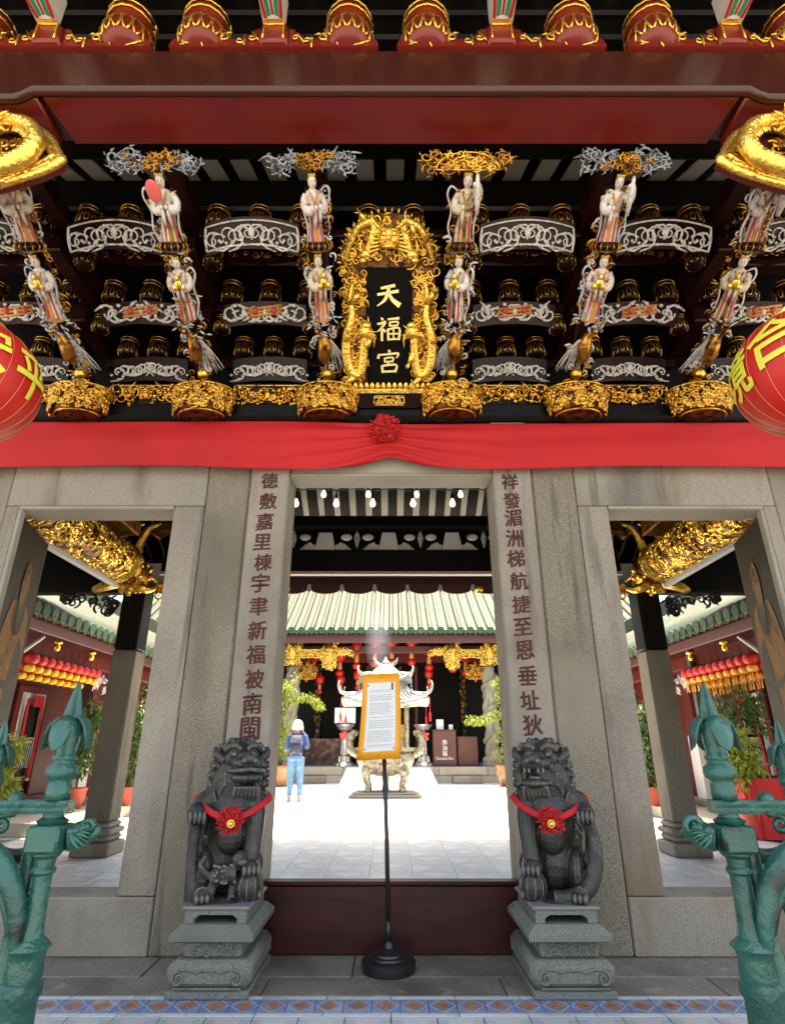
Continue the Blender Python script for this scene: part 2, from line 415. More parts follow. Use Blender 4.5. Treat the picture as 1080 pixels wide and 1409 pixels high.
# ================================================================== SETTING
WY = 3.93                      # front face of the stone wall
def tile_mat(name, base, c2, c3, scale, rough=.35):
    m = bpy.data.materials.new(name); m.use_nodes = True
    N, Lk = m.node_tree.nodes, m.node_tree.links
    b = N['Principled BSDF']; b.inputs['Roughness'].default_value = rough
    ge = N.new('ShaderNodeTexCoord')
    mp = N.new('ShaderNodeMapping'); mp.inputs['Rotation'].default_value = (0, 0, PI / 4); mp.inputs['Scale'].default_value = (scale,) * 3
    Lk.new(ge.outputs['Object'], mp.inputs[0])
    ck = N.new('ShaderNodeTexChecker'); ck.inputs['Scale'].default_value = 1; ck.inputs[1].default_value = (*base, 1); ck.inputs[2].default_value = (*c2, 1)
    Lk.new(mp.outputs[0], ck.inputs[0])
    vo = N.new('ShaderNodeTexVoronoi'); vo.distance = 'MANHATTAN'; vo.inputs['Scale'].default_value = 2; vo.inputs['Randomness'].default_value = 0
    Lk.new(mp.outputs[0], vo.inputs['Vector'])
    lt = N.new('ShaderNodeMath'); lt.operation = 'LESS_THAN'; lt.inputs[1].default_value = .28; Lk.new(vo.outputs['Distance'], lt.inputs[0])
    mx = N.new('ShaderNodeMix'); mx.data_type = 'RGBA'; Lk.new(lt.outputs[0], mx.inputs[0]); Lk.new(ck.outputs[0], mx.inputs[6]); mx.inputs[7].default_value = (*c3, 1)
    nz = N.new('ShaderNodeTexNoise'); nz.inputs['Scale'].default_value = 3; nz.inputs['Detail'].default_value = 6; Lk.new(ge.outputs['Object'], nz.inputs[0])
    m2 = N.new('ShaderNodeMix'); m2.data_type = 'RGBA'; m2.blend_type = 'MULTIPLY'
    mr = N.new('ShaderNodeMapRange'); mr.inputs[1].default_value = .4; mr.inputs[2].default_value = .75; mr.inputs[3].default_value = 0; mr.inputs[4].default_value = .5
    Lk.new(nz.outputs[0], mr.inputs[0]); Lk.new(mr.outputs[0], m2.inputs[0]); Lk.new(mx.outputs[2], m2.inputs[6]); m2.inputs[7].default_value = (.6, .58, .55, 1)
    Lk.new(m2.outputs[2], b.inputs['Base Color'])
    return m
hall_tile = tile_mat('hall_floor_tile', (.78, .80, .81), (.62, .68, .73), (.78, .73, .66), 5.0)
porch_tile = tile_mat('porch_floor_tile', (.42, .46, .48), (.33, .40, .42), (.50, .47, .42), 9.0)
street_m = M('street_paving', (.22, .21, .2), .85, spots=[(3, 5, (.15, .145, .14), .45, .7), (120, 3, (.30, .29, .28), .6, .7)], bump=[(60, .3, .004)])
court_m = M('courtyard_granite', (.66, .65, .62), .7, spots=[(.6, 4, (.52, .51, .49), .45, .75), (90, 3, (.45, .45, .43), .6, .7)], bump=[(80, .2, .003)], coord='World')
earth_m = M('platform_stone', (.2, .18, .16), .85)

mb = MB(); mb.box(-300, 300, -300, 300, -.62, -.45)
tag(mk('street', mb, street_m, smooth=False), kind='structure')
mb = MB(); mb.box(-9, 9, 1.75, 60, -.44, -.03)
tag(mk('temple_platform', mb, earth_m, smooth=False), kind='structure')
# porch paving: granite slabs, encaustic border band, pale tiles towards the street
pf = MB(); pf.box(-4.7, 4.7, 1.72, 4.25, -.028, -.012)
porch = tag(mk('porch_floor', pf, joint_m, smooth=False), kind='structure')
def slab(name, x0, x1, y0, y1, mat, top=0.0, ch=.004, parent=porch, th=.03):
    b = MB(); b.box(x0, x1, y0, y1, top - th, top, ch)
    return mk(name, b, mat, parent, smooth=False)
r = R(4)
xs = [-4.6, -3.3, -2.35, -1.28, -.2, .98, 2.0, 3.2, 4.6]
for a, b_ in zip(xs, xs[1:]):
    slab('floor_slab', a + .003, b_ - .003, 3.645, 4.2, granite_floor, r.uniform(-.002, .001))
xs = [-4.6, -2.9, -1.75, -.62, .55, 1.6, 2.8, 4.6]
for a, b_ in zip(xs, xs[1:]):
    slab('floor_slab', a + .003, b_ - .003, 3.40, 3.639, granite_floor, r.uniform(-.002, .001))
bt_white = M('border_tile_white', (.50, .51, .50), .4, spots=[(6, 4, (.36, .37, .37), .5, .72)], jit=.06)
bt_blue = M('border_tile_blue', (.13, .20, .36), .4, spots=[(14, 4, (.22, .28, .40), .48, .7), (5, 4, (.34, .37, .42), .58, .75)], jit=.1)
bt_orange = M('border_tile_orange', (.42, .17, .07), .45, spots=[(16, 4, (.28, .13, .07), .5, .7), (30, 3, (.5, .3, .16), .6, .7)], jit=.1)
for nm, y0, y1 in (('border_strip', 3.362, 3.396), ('border_strip', 3.178, 3.206)):
    for i in range(16):
        slab(nm, -2.4 + i * .3 + .0015, -2.1 + i * .3 - .0015, y0, y1, bt_white, 0, .002)
pw = .1285
tb = MB(); tb.box(-pw / 2 + .001, pw / 2 - .001, -.0765, .0765, -.03, 0, .002)
tm = mesh_of(tb, 'border_tile', bt_blue)
db = MB()
for k, (qx, qy) in enumerate(((0, .026), (0, -.026), (.024, 0), (-.024, 0), (0, 0))):      # quatrefoil motif of five small diamonds
    s_ = .021
    db.put([(qx - s_, qy, .0015), (qx, qy - s_ * 1.05, .0015), (qx + s_, qy, .0015), (qx, qy + s_ * 1.05, .0015)], [(0, 1, 2, 3)])
dm = mesh_of(db, 'tile_motif', bt_orange)
lb = MB()
for sx in (-1, 1):
    for sy in (-1, 1):
        p = Vector((sx * (pw / 2 - .004), 0)); q = Vector((0, sy * .073))
        n_ = Vector((-(q - p).y, (q - p).x)).normalized() * .0022
        lb.put([(*(p - n_), .0012), (*(q - n_), .0012), (*(q + n_), .0012), (*(p + n_), .0012)], [(0, 1, 2, 3) if sx * sy < 0 else (3, 2, 1, 0)])
lm = mesh_of(lb, 'tile_line', bt_white)
for i in range(38):
    t = link('border_tile', tm, porch, (-2.4 + pw * (i + .5), 3.284, 0))
    link('tile_motif', dm, t); link('tile_line', lm, t)
sb = MB(); sb.box(-.098, .098, -.098, .098, -.03, 0, .002)
sm = mesh_of(sb, 'floor_tile', porch_tile)
for iy in range(6):
    for ix in range(22):
        link('floor_tile', sm, porch, (-2.1 + ix * .2, 3.075 - iy * .2, -.001 + .0006 * ((ix * 7 + iy * 3) % 4)))
slab('kerb_stone', -4.6, 4.6, 1.74, 1.97, granite_floor, 0, .012, th=.2)
# inner hall floor tiles, courtyard
hf = MB(); hf.box(-4.7, 4.7, 4.25, 8.45, -.03, -.008)
hall_floor = tag(mk('hall_floor', hf, bt_white, smooth=False), kind='structure')
tb = MB(); tb.box(-.198, .198, -.198, .198, -.03, 0, .003)
tm = mesh_of(tb, 'floor_tile', hall_tile)
for ix in range(23):
    for iy in range(10):
        link('floor_tile', tm, hall_floor, (-4.4 + .4 * ix, 4.47 + .4 * iy, -.002 + .0008 * ((ix * 5 + iy * 3) % 3)), (0, 0, (PI / 2) * ((ix + iy) % 2)))
cb = MB(); cb.box(-9, 9, 8.45, 26, -.03, -.004)
tag(mk('courtyard', cb, court_m, smooth=False), kind='structure')

# ================================================================== GATEHOUSE
gate = thing('temple_gatehouse', 'temple entrance hall with stone front, dark red beams and carved gilded bracket eaves', 'building', (0, WY, 0))
def G(name, mb, mats, smooth='auto', parent=None, off=True):
    """part of the gatehouse; mb is in world coordinates"""
    o = mk(name, mb, mats, parent or gate, smooth)
    if parent is None: o.location = (0, -WY, 0)
    return o
def gbox(name, x0, x1, y0, y1, z0, z1, mat, ch=.006, parent=None):
    b = MB(); cx, cy, cz = (x0 + x1) / 2, (y0 + y1) / 2, (z0 + z1) / 2
    b.box(x0 - cx, x1 - cx, y0 - cy, y1 - cy, z0 - cz, z1 - cz, ch)
    o = mk(name, b, mat, parent or gate, smooth=False); o.location = (cx, cy - (WY if parent is None else 0), cz)
    return o
g_ = .003
for s in (-1, 1):
    def xb(a, b_): return (a, b_) if s > 0 else (-b_, -a)
    gbox('jamb_stone', *xb(.752, 1.032), 3.895, 4.23, 0, 3.40, granite, .012)
    gbox('pilaster_stone', *xb(1.0405, 1.3495), 3.915, 4.2, 0, 3.40, granite_rough, .014)
    gbox('stile_stone', *xb(1.357, 1.575), 3.93, 4.2, .289, 2.715, granite, .006)
    gbox('lintel_stone', *xb(1.357, 2.80), 3.931, 4.2, 2.719, 3.40, granite, .006)
    gbox('dado_stone', *xb(1.357, 2.98), 3.925, 4.2, 0, .286, granite, .008)
    gbox('outer_stile_stone', *xb(2.705, 2.80), 3.93, 3.985, .289, 2.716, granite, .006)
    gbox('wall_stone', *xb(2.804, 3.1), 3.934, 3.985, .289, 3.40, granite, .006)
    gbox('wall_stone', *xb(3.103, 4.7), 3.934, 4.2, .289, 3.40, granite, .006)
    gbox('dado_stone', *xb(2.984, 4.7), 3.926, 4.2, 0, .286, granite, .008)
    # slim raised trim round the side opening
    gbox('window_trim', *xb(1.577, 2.702), 3.923, 4.16, 2.688, 2.716, granite_pale, .004)
    gbox('window_trim', *xb(2.674, 2.703), 3.924, 3.975, .29, 2.686, granite_pale, .004)
    gbox('side_wall', *xb(4.6, 4.8), 3.94, 7.0, 0, 4.2, white_paint, 0)
gbox('door_lintel', -.75, .75, 3.93, 4.2, 2.975, 3.40, granite_pale, .008)
gbox('door_lintel_trim', -.75, .75, 3.918, 4.1, 2.952, 2.973, granite_pale, .003)
tb = MB(); tb.box(-.75, .75, 3.962, 4.03, .0, .335, .006); 
th = G('threshold_board', tb, maroon)
tb = MB(); tb.box(-.75, .75, 3.955, 4.05, .337, .358, .006); tb.box(-.75, .75, 3.9585, 3.9615, .27, .274, 0)
G('threshold_cap', tb, maroon)
# beam over the wall, dark gloss, visible under the gilded baskets
gbox('wall_plate', -4.7, 4.7, 3.86, 4.2, 3.405, 3.56, black_lac, .03)
gbox('back_panel', -4.7, 4.7, 3.98, 4.2, 3.563, 6.08, black_lac, 0)
gbox('tie_beam', -4.7, 4.7, 3.62, 3.8, 4.72, 4.90, dark_red, .04)
gbox('purlin', -4.7, 4.7, 3.4, 3.6, 5.6, 5.8, black_lac, .05)
gbox('purlin', -4.7, 4.7, 2.75, 2.95, 4.95, 5.08, black_lac, .05)

cb_ = MB(); cb_.put([(-.065, 0, 0), (.065, 0, 0), (.065, .45, .235), (-.065, .45, .235), (-.065, 0, .02), (.065, 0, .02), (.065, .45, .255), (-.065, .45, .255)], [(3, 2, 1, 0), (0, 1, 5, 4), (1, 2, 6, 5), (2, 3, 7, 6), (3, 0, 4, 7), (4, 5, 6, 7)])
cbm = mesh_of(cb_, 'ceiling_board', ceil_white_dim)
for i in range(39): link('ceiling_board', cbm, gate, ((i - 19) * .225 + .03, 2.85 - WY, 4.95))
gbox('ceiling_backing', -4.7, 4.7, 2.9, 3.9, 5.32, 5.36, black_lac, 0)
gbox('purlin', -4.7, 4.7, 3.15, 3.25, 4.76, 5.062, black_lac, .02)
# the big red eave beam with raised bead and chamfered soffit panel
b = MB(); b.box(-4.7, 4.7, 2.2, 2.48, 4.535, 4.935, .012); G('eave_beam', b, brown_red)
b = MB()
prof = [(2.165 + .03 * math.cos(a), 4.51 + .024 * math.sin(a)) for a in [2 * PI * i / 10 for i in range(10)]]
xp = [(-4.7, .03, -.02), (-2.12, .03, -.02), (-2.07, .022, -.012), (-2.0, .0, 0.0), (2.0, .0, .0), (2.07, .022, -.012), (2.12, .03, -.02), (4.7, .03, -.02)]
b.loft([[(x, y + dy, z + dz) for y, z in prof] for x, dy, dz in xp])
G('beam_moulding', b, brown_red)
b = MB()          # soffit board, its ends cut at a slant
b.put([(-1.97, 2.185, 4.50), (1.97, 2.185, 4.50), (1.92, 2.47, 4.505), (-1.92, 2.47, 4.505), (-1.97, 2.185, 4.533), (1.97, 2.185, 4.533), (1.92, 2.47, 4.533), (-1.92, 2.47, 4.533)],
      [(3, 2, 1, 0), (0, 1, 5, 4), (1, 2, 6, 5), (2, 3, 7, 6), (3, 0, 4, 7), (4, 5, 6, 7)])
G('beam_soffit', b, beam_red, smooth=False)
for s in (-1, 1):
    b = MB(); b.box(*( (2.0, 4.7) if s > 0 else (-4.7, -2.0)), 2.19, 2.47, 4.49, 4.533, .01); G('beam_soffit', b, beam_red)
    b = MB(); b.lathe([(.16, 0), (.16, 4.43)], 16, (s * 2.62, 2.35, 0)); b.box(s * 2.62 - .25, s * 2.62 + .25, 2.1, 2.6, 0, .25, .03); G('porch_column', b, granite)

# roof: deck, rafters with white boards between
def roof_z_front(Y): return 4.78 + .50 * Y
def roof_z_back(Y): return 7.72 - .5 * Y
def slope_bar(name, x0, x1, ya, yb, fz, th, mat, parent=None, lift=0.0):
    b = MB()
    b.put([(x0, ya, fz(ya) + lift), (x1, ya, fz(ya) + lift), (x1, yb, fz(yb) + lift), (x0, yb, fz(yb) + lift),
           (x0, ya, fz(ya) + lift + th), (x1, ya, fz(ya) + lift + th), (x1, yb, fz(yb) + lift + th), (x0, yb, fz(yb) + lift + th)],
          [(3, 2, 1, 0), (0, 1, 5, 4), (1, 2, 6, 5), (2, 3, 7, 6), (3, 0, 4, 7), (4, 5, 6, 7)])
    return G(name, b, mat, smooth=False, parent=parent)
RDG = 4.95
slope_bar('roof_deck', -5, 5, .75, RDG, roof_z_front, .12, ceil_white, lift=.1)
slope_bar('roof_deck', -5, 5, 4.2, 8.62, roof_z_back, .12, ceil_white, lift=.1)
slope_bar('roof_deck', -5, 5, RDG, 8.75, lambda Y: roof_z_front(RDG) - .93 * (Y - RDG), .12, tile_pale, lift=.12)
gbox('light_leak_panel', -4.7, 4.7, 4.21, 4.3, 5.75, 6.9, black_lac, 0)  # unseen panel added to stop light leaking in under the ridge
rb = MB(); n_r = 41
for (ya, yb, fz) in ((.8, RDG - .02, roof_z_front), (4.22, 8.6, roof_z_back)):
    pw_ = .235 if ya < 1 else .215
    b = MB()
    hw = .062
    b.put([(-hw, 0, 0), (hw, 0, 0), (hw, yb - ya, fz(yb) - fz(ya)), (-hw, yb - ya, fz(yb) - fz(ya)),
           (-hw, 0, .099), (hw, 0, .099), (hw, yb - ya, fz(yb) - fz(ya) + .099), (-hw, yb - ya, fz(yb) - fz(ya) + .099)],
          [(3, 2, 1, 0), (0, 1, 5, 4), (1, 2, 6, 5), (2, 3, 7, 6), (3, 0, 4, 7), (4, 5, 6, 7)])
    me = mesh_of(b, 'rafter', rafter_dark)
    for i in range(n_r):
        link('rafter', me, gate, ((i - n_r // 2) * pw_ + .02, ya - WY, fz(ya)))
# ridge cover & tiles on the outer roof
b = MB(); b.box(-5, 5, RDG - .15, RDG + .15, roof_z_front(RDG) + .15, roof_z_front(RDG) + .6, .05); G('roof_ridge', b, tile_pale)

# inner hall: columns, tie beams, white bracket stands, trim, valance
for s in (-1, 1):
    cx, cy = s * 3.17, 7.2
    col = thing('hall_column', ('left' if s < 0 else 'right') + ' square granite column with black upper shaft inside the entrance hall', 'column', (cx, cy, 0), group='square columns of the entrance hall')
    b = MB(); b.box(-.14, .14, -.15, .15, .32, 2.15, .02); mk('granite_shaft', b, granite_rough, col)
    b = MB(); b.box(-.137, .137, -.147, .147, 2.153, 3.05, .02); mk('black_shaft', b, black_lac, col)
    b = MB(); b.box(-.20, .20, -.22, .22, 0, .13, .015); b.box(-.175, .175, -.19, .19, .131, .2, .03); b.box(-.188, .188, -.2, .2, .2, .262, .02); b.box(-.158, .158, -.17, .17, .263, .319, .02)
    mk('base', b, granite, col)
    b = MB(); b.box(-.15, .15, -.16, .16, 3.051, 3.08, .01); mk('collar', b, gold_old, col)
    # carved gilded beam running from the column to the front wall
    b = MB(); ny = 22; rings = []
    for i in range(ny + 1):
        y = 4.25 + (7.0 - 4.25) * i / ny
        rr = .2 + .012 * math.cos(i * 2.1)
        rings.append([(cx + rr * math.cos(a) * .95, y, 3.1 + rr * 1.1 * math.sin(a)) for a in [2 * PI * k / 20 for k in range(20)]])
    b.loft(rings)
    gb = G('gilded_beam', b, [basket_dark])
    b = MB(); rr_ = R(31 + s)
    for i in range(420):          # carved scrolls standing proud of the beam
        y = rr_.uniform(4.3, 6.7); a = rr_.uniform(-PI, 0.25 * PI) if s < 0 else rr_.uniform(-1.25 * PI, 0)
        c0 = Vector((cx + .195 * math.cos(a), y, 3.1 + .215 * math.sin(a)))
        nrm = Vector((math.cos(a), 0, math.sin(a))); tv = nrm.cross(Vector((0, 1, 0)))
        Mx = Matrix((Vector((0, 1, 0)), -nrm, tv)).transposed().to_4x4(); Mx.translation = c0
        k = MB(); k.curl((0, 0, 0), rr_.uniform(.03, .055), rr_.uniform(.8, 1.3), rr_.uniform(0, 6.28), rr_.choice((-1, 1)), .013, 5, 9, tail=.04, lobes=2)
        b.add(k, Mx)
    G('scroll_carving', b, gold)
    b = MB(); b.box(*sorted((cx + s * .06, cx + s * .12)), 4.3, 6.75, 2.83, 2.885, .006); G('beam_underplank', b, pale_grey)
    for y in (4.75, 6.55):
        for dy in (-.05, 0, .05):
            b = MB(); b.lathe([(.22, -.018), (.235, 0), (.22, .018)], 20, T=Matrix.Translation((cx, y + dy, 3.1)) @ Matrix.Rotation(PI / 2, 4, 'X')); G('beam_collar', b, [gold])
    # beam end: gilded beast head, paw feet, and upswept horn
    b = MB(); rr_ = R(55)
    b.ell((cx, 6.93, 3.04), (.2, .2, .24), 14, 10)
    for i in range(70):
        d = Vector((rr_.gauss(0, 1), rr_.gauss(-.4, 1), rr_.gauss(0, 1))).normalized()
        p = Vector((cx, 6.93, 3.04)) + Vector((d.x * .2, d.y * .2, d.z * .24))
        b.ell(p, rr_.uniform(.02, .05), 6, 5)
    for sg in (-1, 1):
        b.tube(smooth_pts([(cx + sg * .1, 6.8, 2.9), (cx + sg * .2, 6.7, 2.83), (cx + sg * .3, 6.72, 2.8), (cx + sg * .37, 6.78, 2.83)]), lerpl([.07, .06, .05, .02], 10), 7)
        b.tube(smooth_pts([(cx + sg * .05, 6.85, 3.2), (cx + sg * .12, 6.75, 3.4), (cx - s * .1 + sg * .12, 6.72, 3.58), (cx - s * .25 + sg * .1, 6.7, 3.62)]), lerpl([.06, .045, .04, .015], 10), 7)
    G('beast_bracket', b, gold)
    b = MB(); b.prism([(cx - s * .05 + s * x, z) for x, z in ((0, 3.62), (-.5, 3.8), (-.62, 3.72), (-.45, 3.66), (-.2, 3.5))], 6.85, 6.97); G('bracket_arm', b, gold_old)
    b = MB(); bb = b
    bb.box(cx - .17, cx + .17, 4.3, 6.6, 3.42, 3.6, .02); G('upper_beam', b, gold_old)
    # tie beams, black fretwork spandrel outside the column
    b = MB(); b.box(*((cx + .2, 4.7) if s > 0 else (-4.7, cx - .2)), 7.1, 7.3, 2.86, 3.5, .02); G('tie_beam', b, black_lac)
    b = MB(); rr_ = R(9)
    for i in range(26):
        x = rr_.uniform(.03, .75); top = 2.84; dz = rr_.uniform(.02, .26 * (1 - x / .95))
        b.curl((cx + s * (.2 + x), 7.2, top - dz), rr_.uniform(.04, .075), rr_.uniform(.8, 1.3), rr_.uniform(0, 6), rr_.choice((-1, 1)), .016, 5, 9, tail=.05)
    G('fret_spandrel', b, M('black_green_fret', (.012, .02, .016), .4))
    b = MB(); rr_ = R(19)
    for i in range(22):
        x = rr_.uniform(.03, .45); dz = rr_.uniform(.0, .30 * (1 - x / .6))
        b.curl((cx - s * (.22 + x), 7.15, 3.02 - dz), rr_.uniform(.035, .06), rr_.uniform(.8, 1.3), rr_.uniform(0, 6), rr_.choice((-1, 1)), .014, 5, 9, tail=.04)
    G('gilded_spandrel', b, gold)
for s in (-1, 1): gbox('ceiling_shade_sheet', *sorted((s * 1.62, s * 4.6)), 4.25, 7.05, 3.82, 3.86, black_lac, 0)  # black sheets added under the rafters, standing in for shade in the side bays
for s in (-1, 1): gbox('ceiling_shade_sheet', *sorted((s * 1.62, s * 4.6)), 7.33, 8.45, 3.30, 3.33, black_lac, 0)
gbox('main_tie_beam', -2.9, 2.9, 7.08, 7.32, 3.12, 3.415, black_lac, .02)
gbox('beam_trim', -2.9, 2.9, 7.05, 7.1, 3.075, 3.118, M('pinkish_white_trim', (.5, .42, .42), .5), .006)
for i in range(7):                          # white painted stands on the tie beam
    x = (i - 3) * .82 - .03
    b = MB(); b.prism([(-.13, 0), (.13, 0), (.085, .24), (-.085, .24)], -.07, .07)
    b.box(-.045, .045, -.085, -.0705, .01, .22)
    for sg in (-1, 1):
        b.tube(smooth_pts([(sg * .13, 0, .045), (sg * .22, 0, .07), (sg * .27, 0, .04), (sg * .33, 0, .03)]), lerpl([.045, .05, .04, .012], 10), 7)
        b.ell((sg * .2, -.03, .085), .035, 8, 6)
        b.ell((sg * .27, 0, .2), (.075, .05, .045), 8, 6)
    o = mk('bracket_stand', b, white_paint, gate); o.location = (x, 7.2 - WY, 3.417)
    b = MB(); b.tube([(0, 0, .22), (0, 0, .12), (0, 0, .0)], [.012, .04, .01], 6); b.ell((0, -.02, .16), .03, 6, 5)
    o = mk('carved_pendant', b, blue_white, gate); o.location = (x + .41, 7.15 - WY, 3.46)
gbox('stand_dark_sheet', -2.9, 2.9, 7.36, 7.4, 3.417, 3.78, black_lac, 0)  # black sheet added as the darkness behind the white stands
gbox('rear_purlin', -2.9, 2.9, 7.12, 7.3, 3.72, 3.9, black_lac, .03)
gbox('front_hall_ceiling_beam', -2.9, 2.9, 5.6, 5.85, 4.35, 4.62, black_lac, .03)
# rear eave: fascia plus scalloped tile ends
gbox('rear_fascia', -4.7, 4.7, 8.5, 8.56, 3.29, 3.5, purple_wood, .01)
sc_b = MB(); sc_b.prism([(-.24, .06)] + [(.24 * math.cos(a), -.10 * math.sin(a) + .0) for a in [PI - PI * i / 10 for i in range(11)]] + [(.24, .06)], -.02, .02)
sme = mesh_of(sc_b, 'eave_scallop', purple_wood)
pb = MB(); pb.prism([(-.02, .02), (.02, .02), (.035, -.06), (0, -.11), (-.035, -.06)], -.03, -.005); pme = mesh_of(pb, 'eave_pendant', white_carve)
for i in range(19):
    link('eave_scallop', sme, gate, ((i - 9) * .485, 8.47 - WY, 3.27)); link('eave_pendant', pme, gate, ((i - 9.5) * .485, 8.47 - WY, 3.29))
for x in (-1.55, 1.3):
    b = MB(); b.ell((0, 0, 0), (.07, .05, .05), 8, 6); b.ell((0, 0, -.05), (.04, .03, .04), 8, 6)
    o = mk('gilded_boss', b, gold_bright, gate); o.location = (x, 8.42 - WY, 3.24)

# door leaves swung inward, painted guardians
leafs = []
for s in (-1, 1):
    hinge = Vector((s * 2.715, 3.995, 0)); ang = math.atan2(.63, s * .165)
    b = MB(); b.box(0, .655, -.02, .02, .30, 2.66, .006)
    d = mk('door_leaf', b, door_black, gate, smooth=False); d.location = hinge - Vector((0, WY, 0)); d.rotation_euler = (0, 0, ang)
    leafs.append((d, s))
# ================================================================== CARVED EAVE BRACKETS
TH = math.radians(62.2)
STX = [-2.35, -1.42, -.48, .46, 1.40, 2.33]
def scroll_panel(W, H, seed, n=9, tr=.011, arch=.05, border=True, m=0, rmin=.3, rmax=.55):
    """mirror-symmetric openwork of scrolls filling an arched strip, in XZ, facing -Y"""
    r_ = R(seed); b = MB()
    def top(x): return H / 2 + arch * (1 - (2 * x / W) ** 2)
    def bot(x): return -H / 2 + arch * (1 - (2 * x / W) ** 2)
    if border:
        xs_ = [-W / 2 + W * i / 12 for i in range(13)]
        b.tube([(x, 0, top(x)) for x in xs_], tr * .8, 5, m); b.tube([(x, 0, bot(x)) for x in xs_], tr * .9, 5, m)
        for sg in (-1, 1):
            b.tube(smooth_pts([(sg * W / 2, 0, -H / 2), (sg * W * .515, 0, 0), (sg * W / 2, 0, H / 2)]), tr, 5, m)
    for i in range(n):
        x = W / 2 * (i + .5) / n * .95
        z = (top(x) + bot(x)) / 2 + r_.uniform(-.2, .2) * H
        rad = H * r_.uniform(rmin, rmax)
        a0 = r_.uniform(0, 6.28); sg = r_.choice((-1, 1)); tl = r_.uniform(.4, 1.2) * H; tu = r_.uniform(.8, 1.4)
        for sd in (1, -1):
            k = MB(); k.curl((0, 0, 0), rad, tu, a0, sg, tr, 5, 11, m, tail=tl * .5, lobes=1 if tr > .015 else 0)
            for q in range(2):
                aa = a0 + 1.3 * q
                k.ell((math.cos(aa) * rad * .9, -.01, math.sin(aa) * rad * .9), (tr * 1.5, tr, tr * 1.2), 6, 5, m)
            b.add(k, Matrix.Translation((sd * x, 0, z)) @ Matrix.Scale(sd, 4, (1, 0, 0)))
    b.ell((0, -.01, arch), (H * .16, tr * 1.5, H * .22), 8, 6, m)
    return b
def arch_board(W, H, arch, th=.03):
    xs_ = [-W / 2 + W * i / 12 for i in range(13)]
    b = MB(); b.prism([(x, -H / 2 + arch * (1 - (2 * x / W) ** 2)) for x in xs_] + [(x, H / 2 + arch * (1 - (2 * x / W) ** 2)) for x in xs_[::-1]], 0, th)
    return b
# --- lotus bulb: dark red knob with gold flame lines
def lotus(lines=10, rr=.062, h=.14, r_line=.0035):
    b = MB()
    prof = [(rr * .75, 0), (rr * .98, h * .1), (rr * 1.08, h * .3), (rr, h * .5), (rr * .8, h * .62), (rr * .72, h * .7), (rr * .98, h * .8), (rr * .95, h), (rr * .6, h * 1.02)]
    b.lathe(prof, 16)
    g = MB()
    for k in range(lines):
        a = 2 * PI * k / lines
        for da, s0 in ((-.12, 1), (.12, 1)):
            pts = [((rr * q + .002) * math.cos(a + da * f), (rr * q + .002) * math.sin(a + da * f), h * z) for q, z, f in ((.98, .1, .3), (1.08, .25, 1.4), (1.06, .38, 1.5), (.95, .52, .8), (.8, .62, .1))]
            g.tube(smooth_pts(pts, 2), r_line, 4)
    for z in (.8, .98):
        pts = [((rr * .99 + .001) * math.cos(a), (rr * .99 + .001) * math.sin(a), h * z) for a in [2 * PI * i / 16 for i in range(17)]]
        g.tube(pts, r_line, 4)
    return b, g
bulb_b, bulb_g = lotus()
bulb_me = mesh_of(bulb_b, 'lotus_block', dark_red, True); bulbg_me = mesh_of(bulb_g, 'gold_lining', gold, True)
def put_bulb(x, y, z, sc=1.0):
    o = link('lotus_block', bulb_me, gate, (x, y - WY, z), scale=(sc,) * 3); link('gold_lining', bulbg_me, o); o.scale = (sc * 1.22,) * 3; return o
# --- horizontal carved panels between the struts: three tiers
tiers = [(3.02, 4.31, .62, .155, .05, white_carve, 11), (3.55, 4.11, .60, .115, .03, white_carve, 23), (3.84, 3.82, .56, .14, .025, white_carve, 37)]
BAYS = [(-2.82, .8), (-1.885, 1), (-.95, 1), (.93, 1), (1.865, 1), (2.80, .8)]
r = R(77)
for ti, (y, z, W_, H_, arch, wm, sd) in enumerate(tiers):
    bm_ = mesh_of(arch_board(W_ + .02, H_ + .05, arch, .03), 'arched_panel', dark_red)
    for bi, (x, _) in enumerate(BAYS):
        o = link('arched_panel', bm_, gate, (x, y - WY, z), (math.radians((34, 30, 18)[ti]), 0, 0))
        p = scroll_panel(W_, H_, sd + (bi % 3 if ti == 1 else 0), (6, 5, 7)[ti], (.0085, .0115, .0085)[ti], arch, ti == 0, 0, *((.30, .5), (.36, .6), (.28, .45))[ti])
        if ti == 1:
            for q in (-1, 0, 1):          # bundle of rods tied in the middle
                p.tube([(-.13, -.012, -.01 + q * .026 + arch), (.13, -.012, .022 + q * .026 + arch)], .011, 6, 1)
            for q in (-.07, .07): p.ell((q, -.015, .01 + arch), (.025, .02, .03), 8, 6, 2)
        link('scrollwork', mesh_of(p, 'scrollwork', [wm, orange_paint, rouge], True), o, (0, -.008, 0))
    # solid rail behind each tier and a row of lotus blocks on it
for (y, z, hgt) in ((3.12, 4.46, .07), (3.63, 4.24, .07), (3.92, 3.93, .06)):
    for x, _ in BAYS:
        gbox('bracket_rail', x - .42, x + .42, y, y + .09, z, z + hgt, dark_red, .01)
for (y, z, sc) in ((3.1, 4.535, 1.0), (3.6, 4.315, 1.0), (3.86, 4.0, .9)):
    for x, _ in BAYS:
        for dx in (-.30, 0.0, .30): put_bulb(x + dx * (1 if y < 3.8 else .8), y + .04, z, sc)
for dx in (-.16, .16): put_bulb(dx, 3.14, 4.535)
gbox('bracket_rail', -.42, .42, 3.12, 3.21, 4.46, 4.53, dark_red, .01)
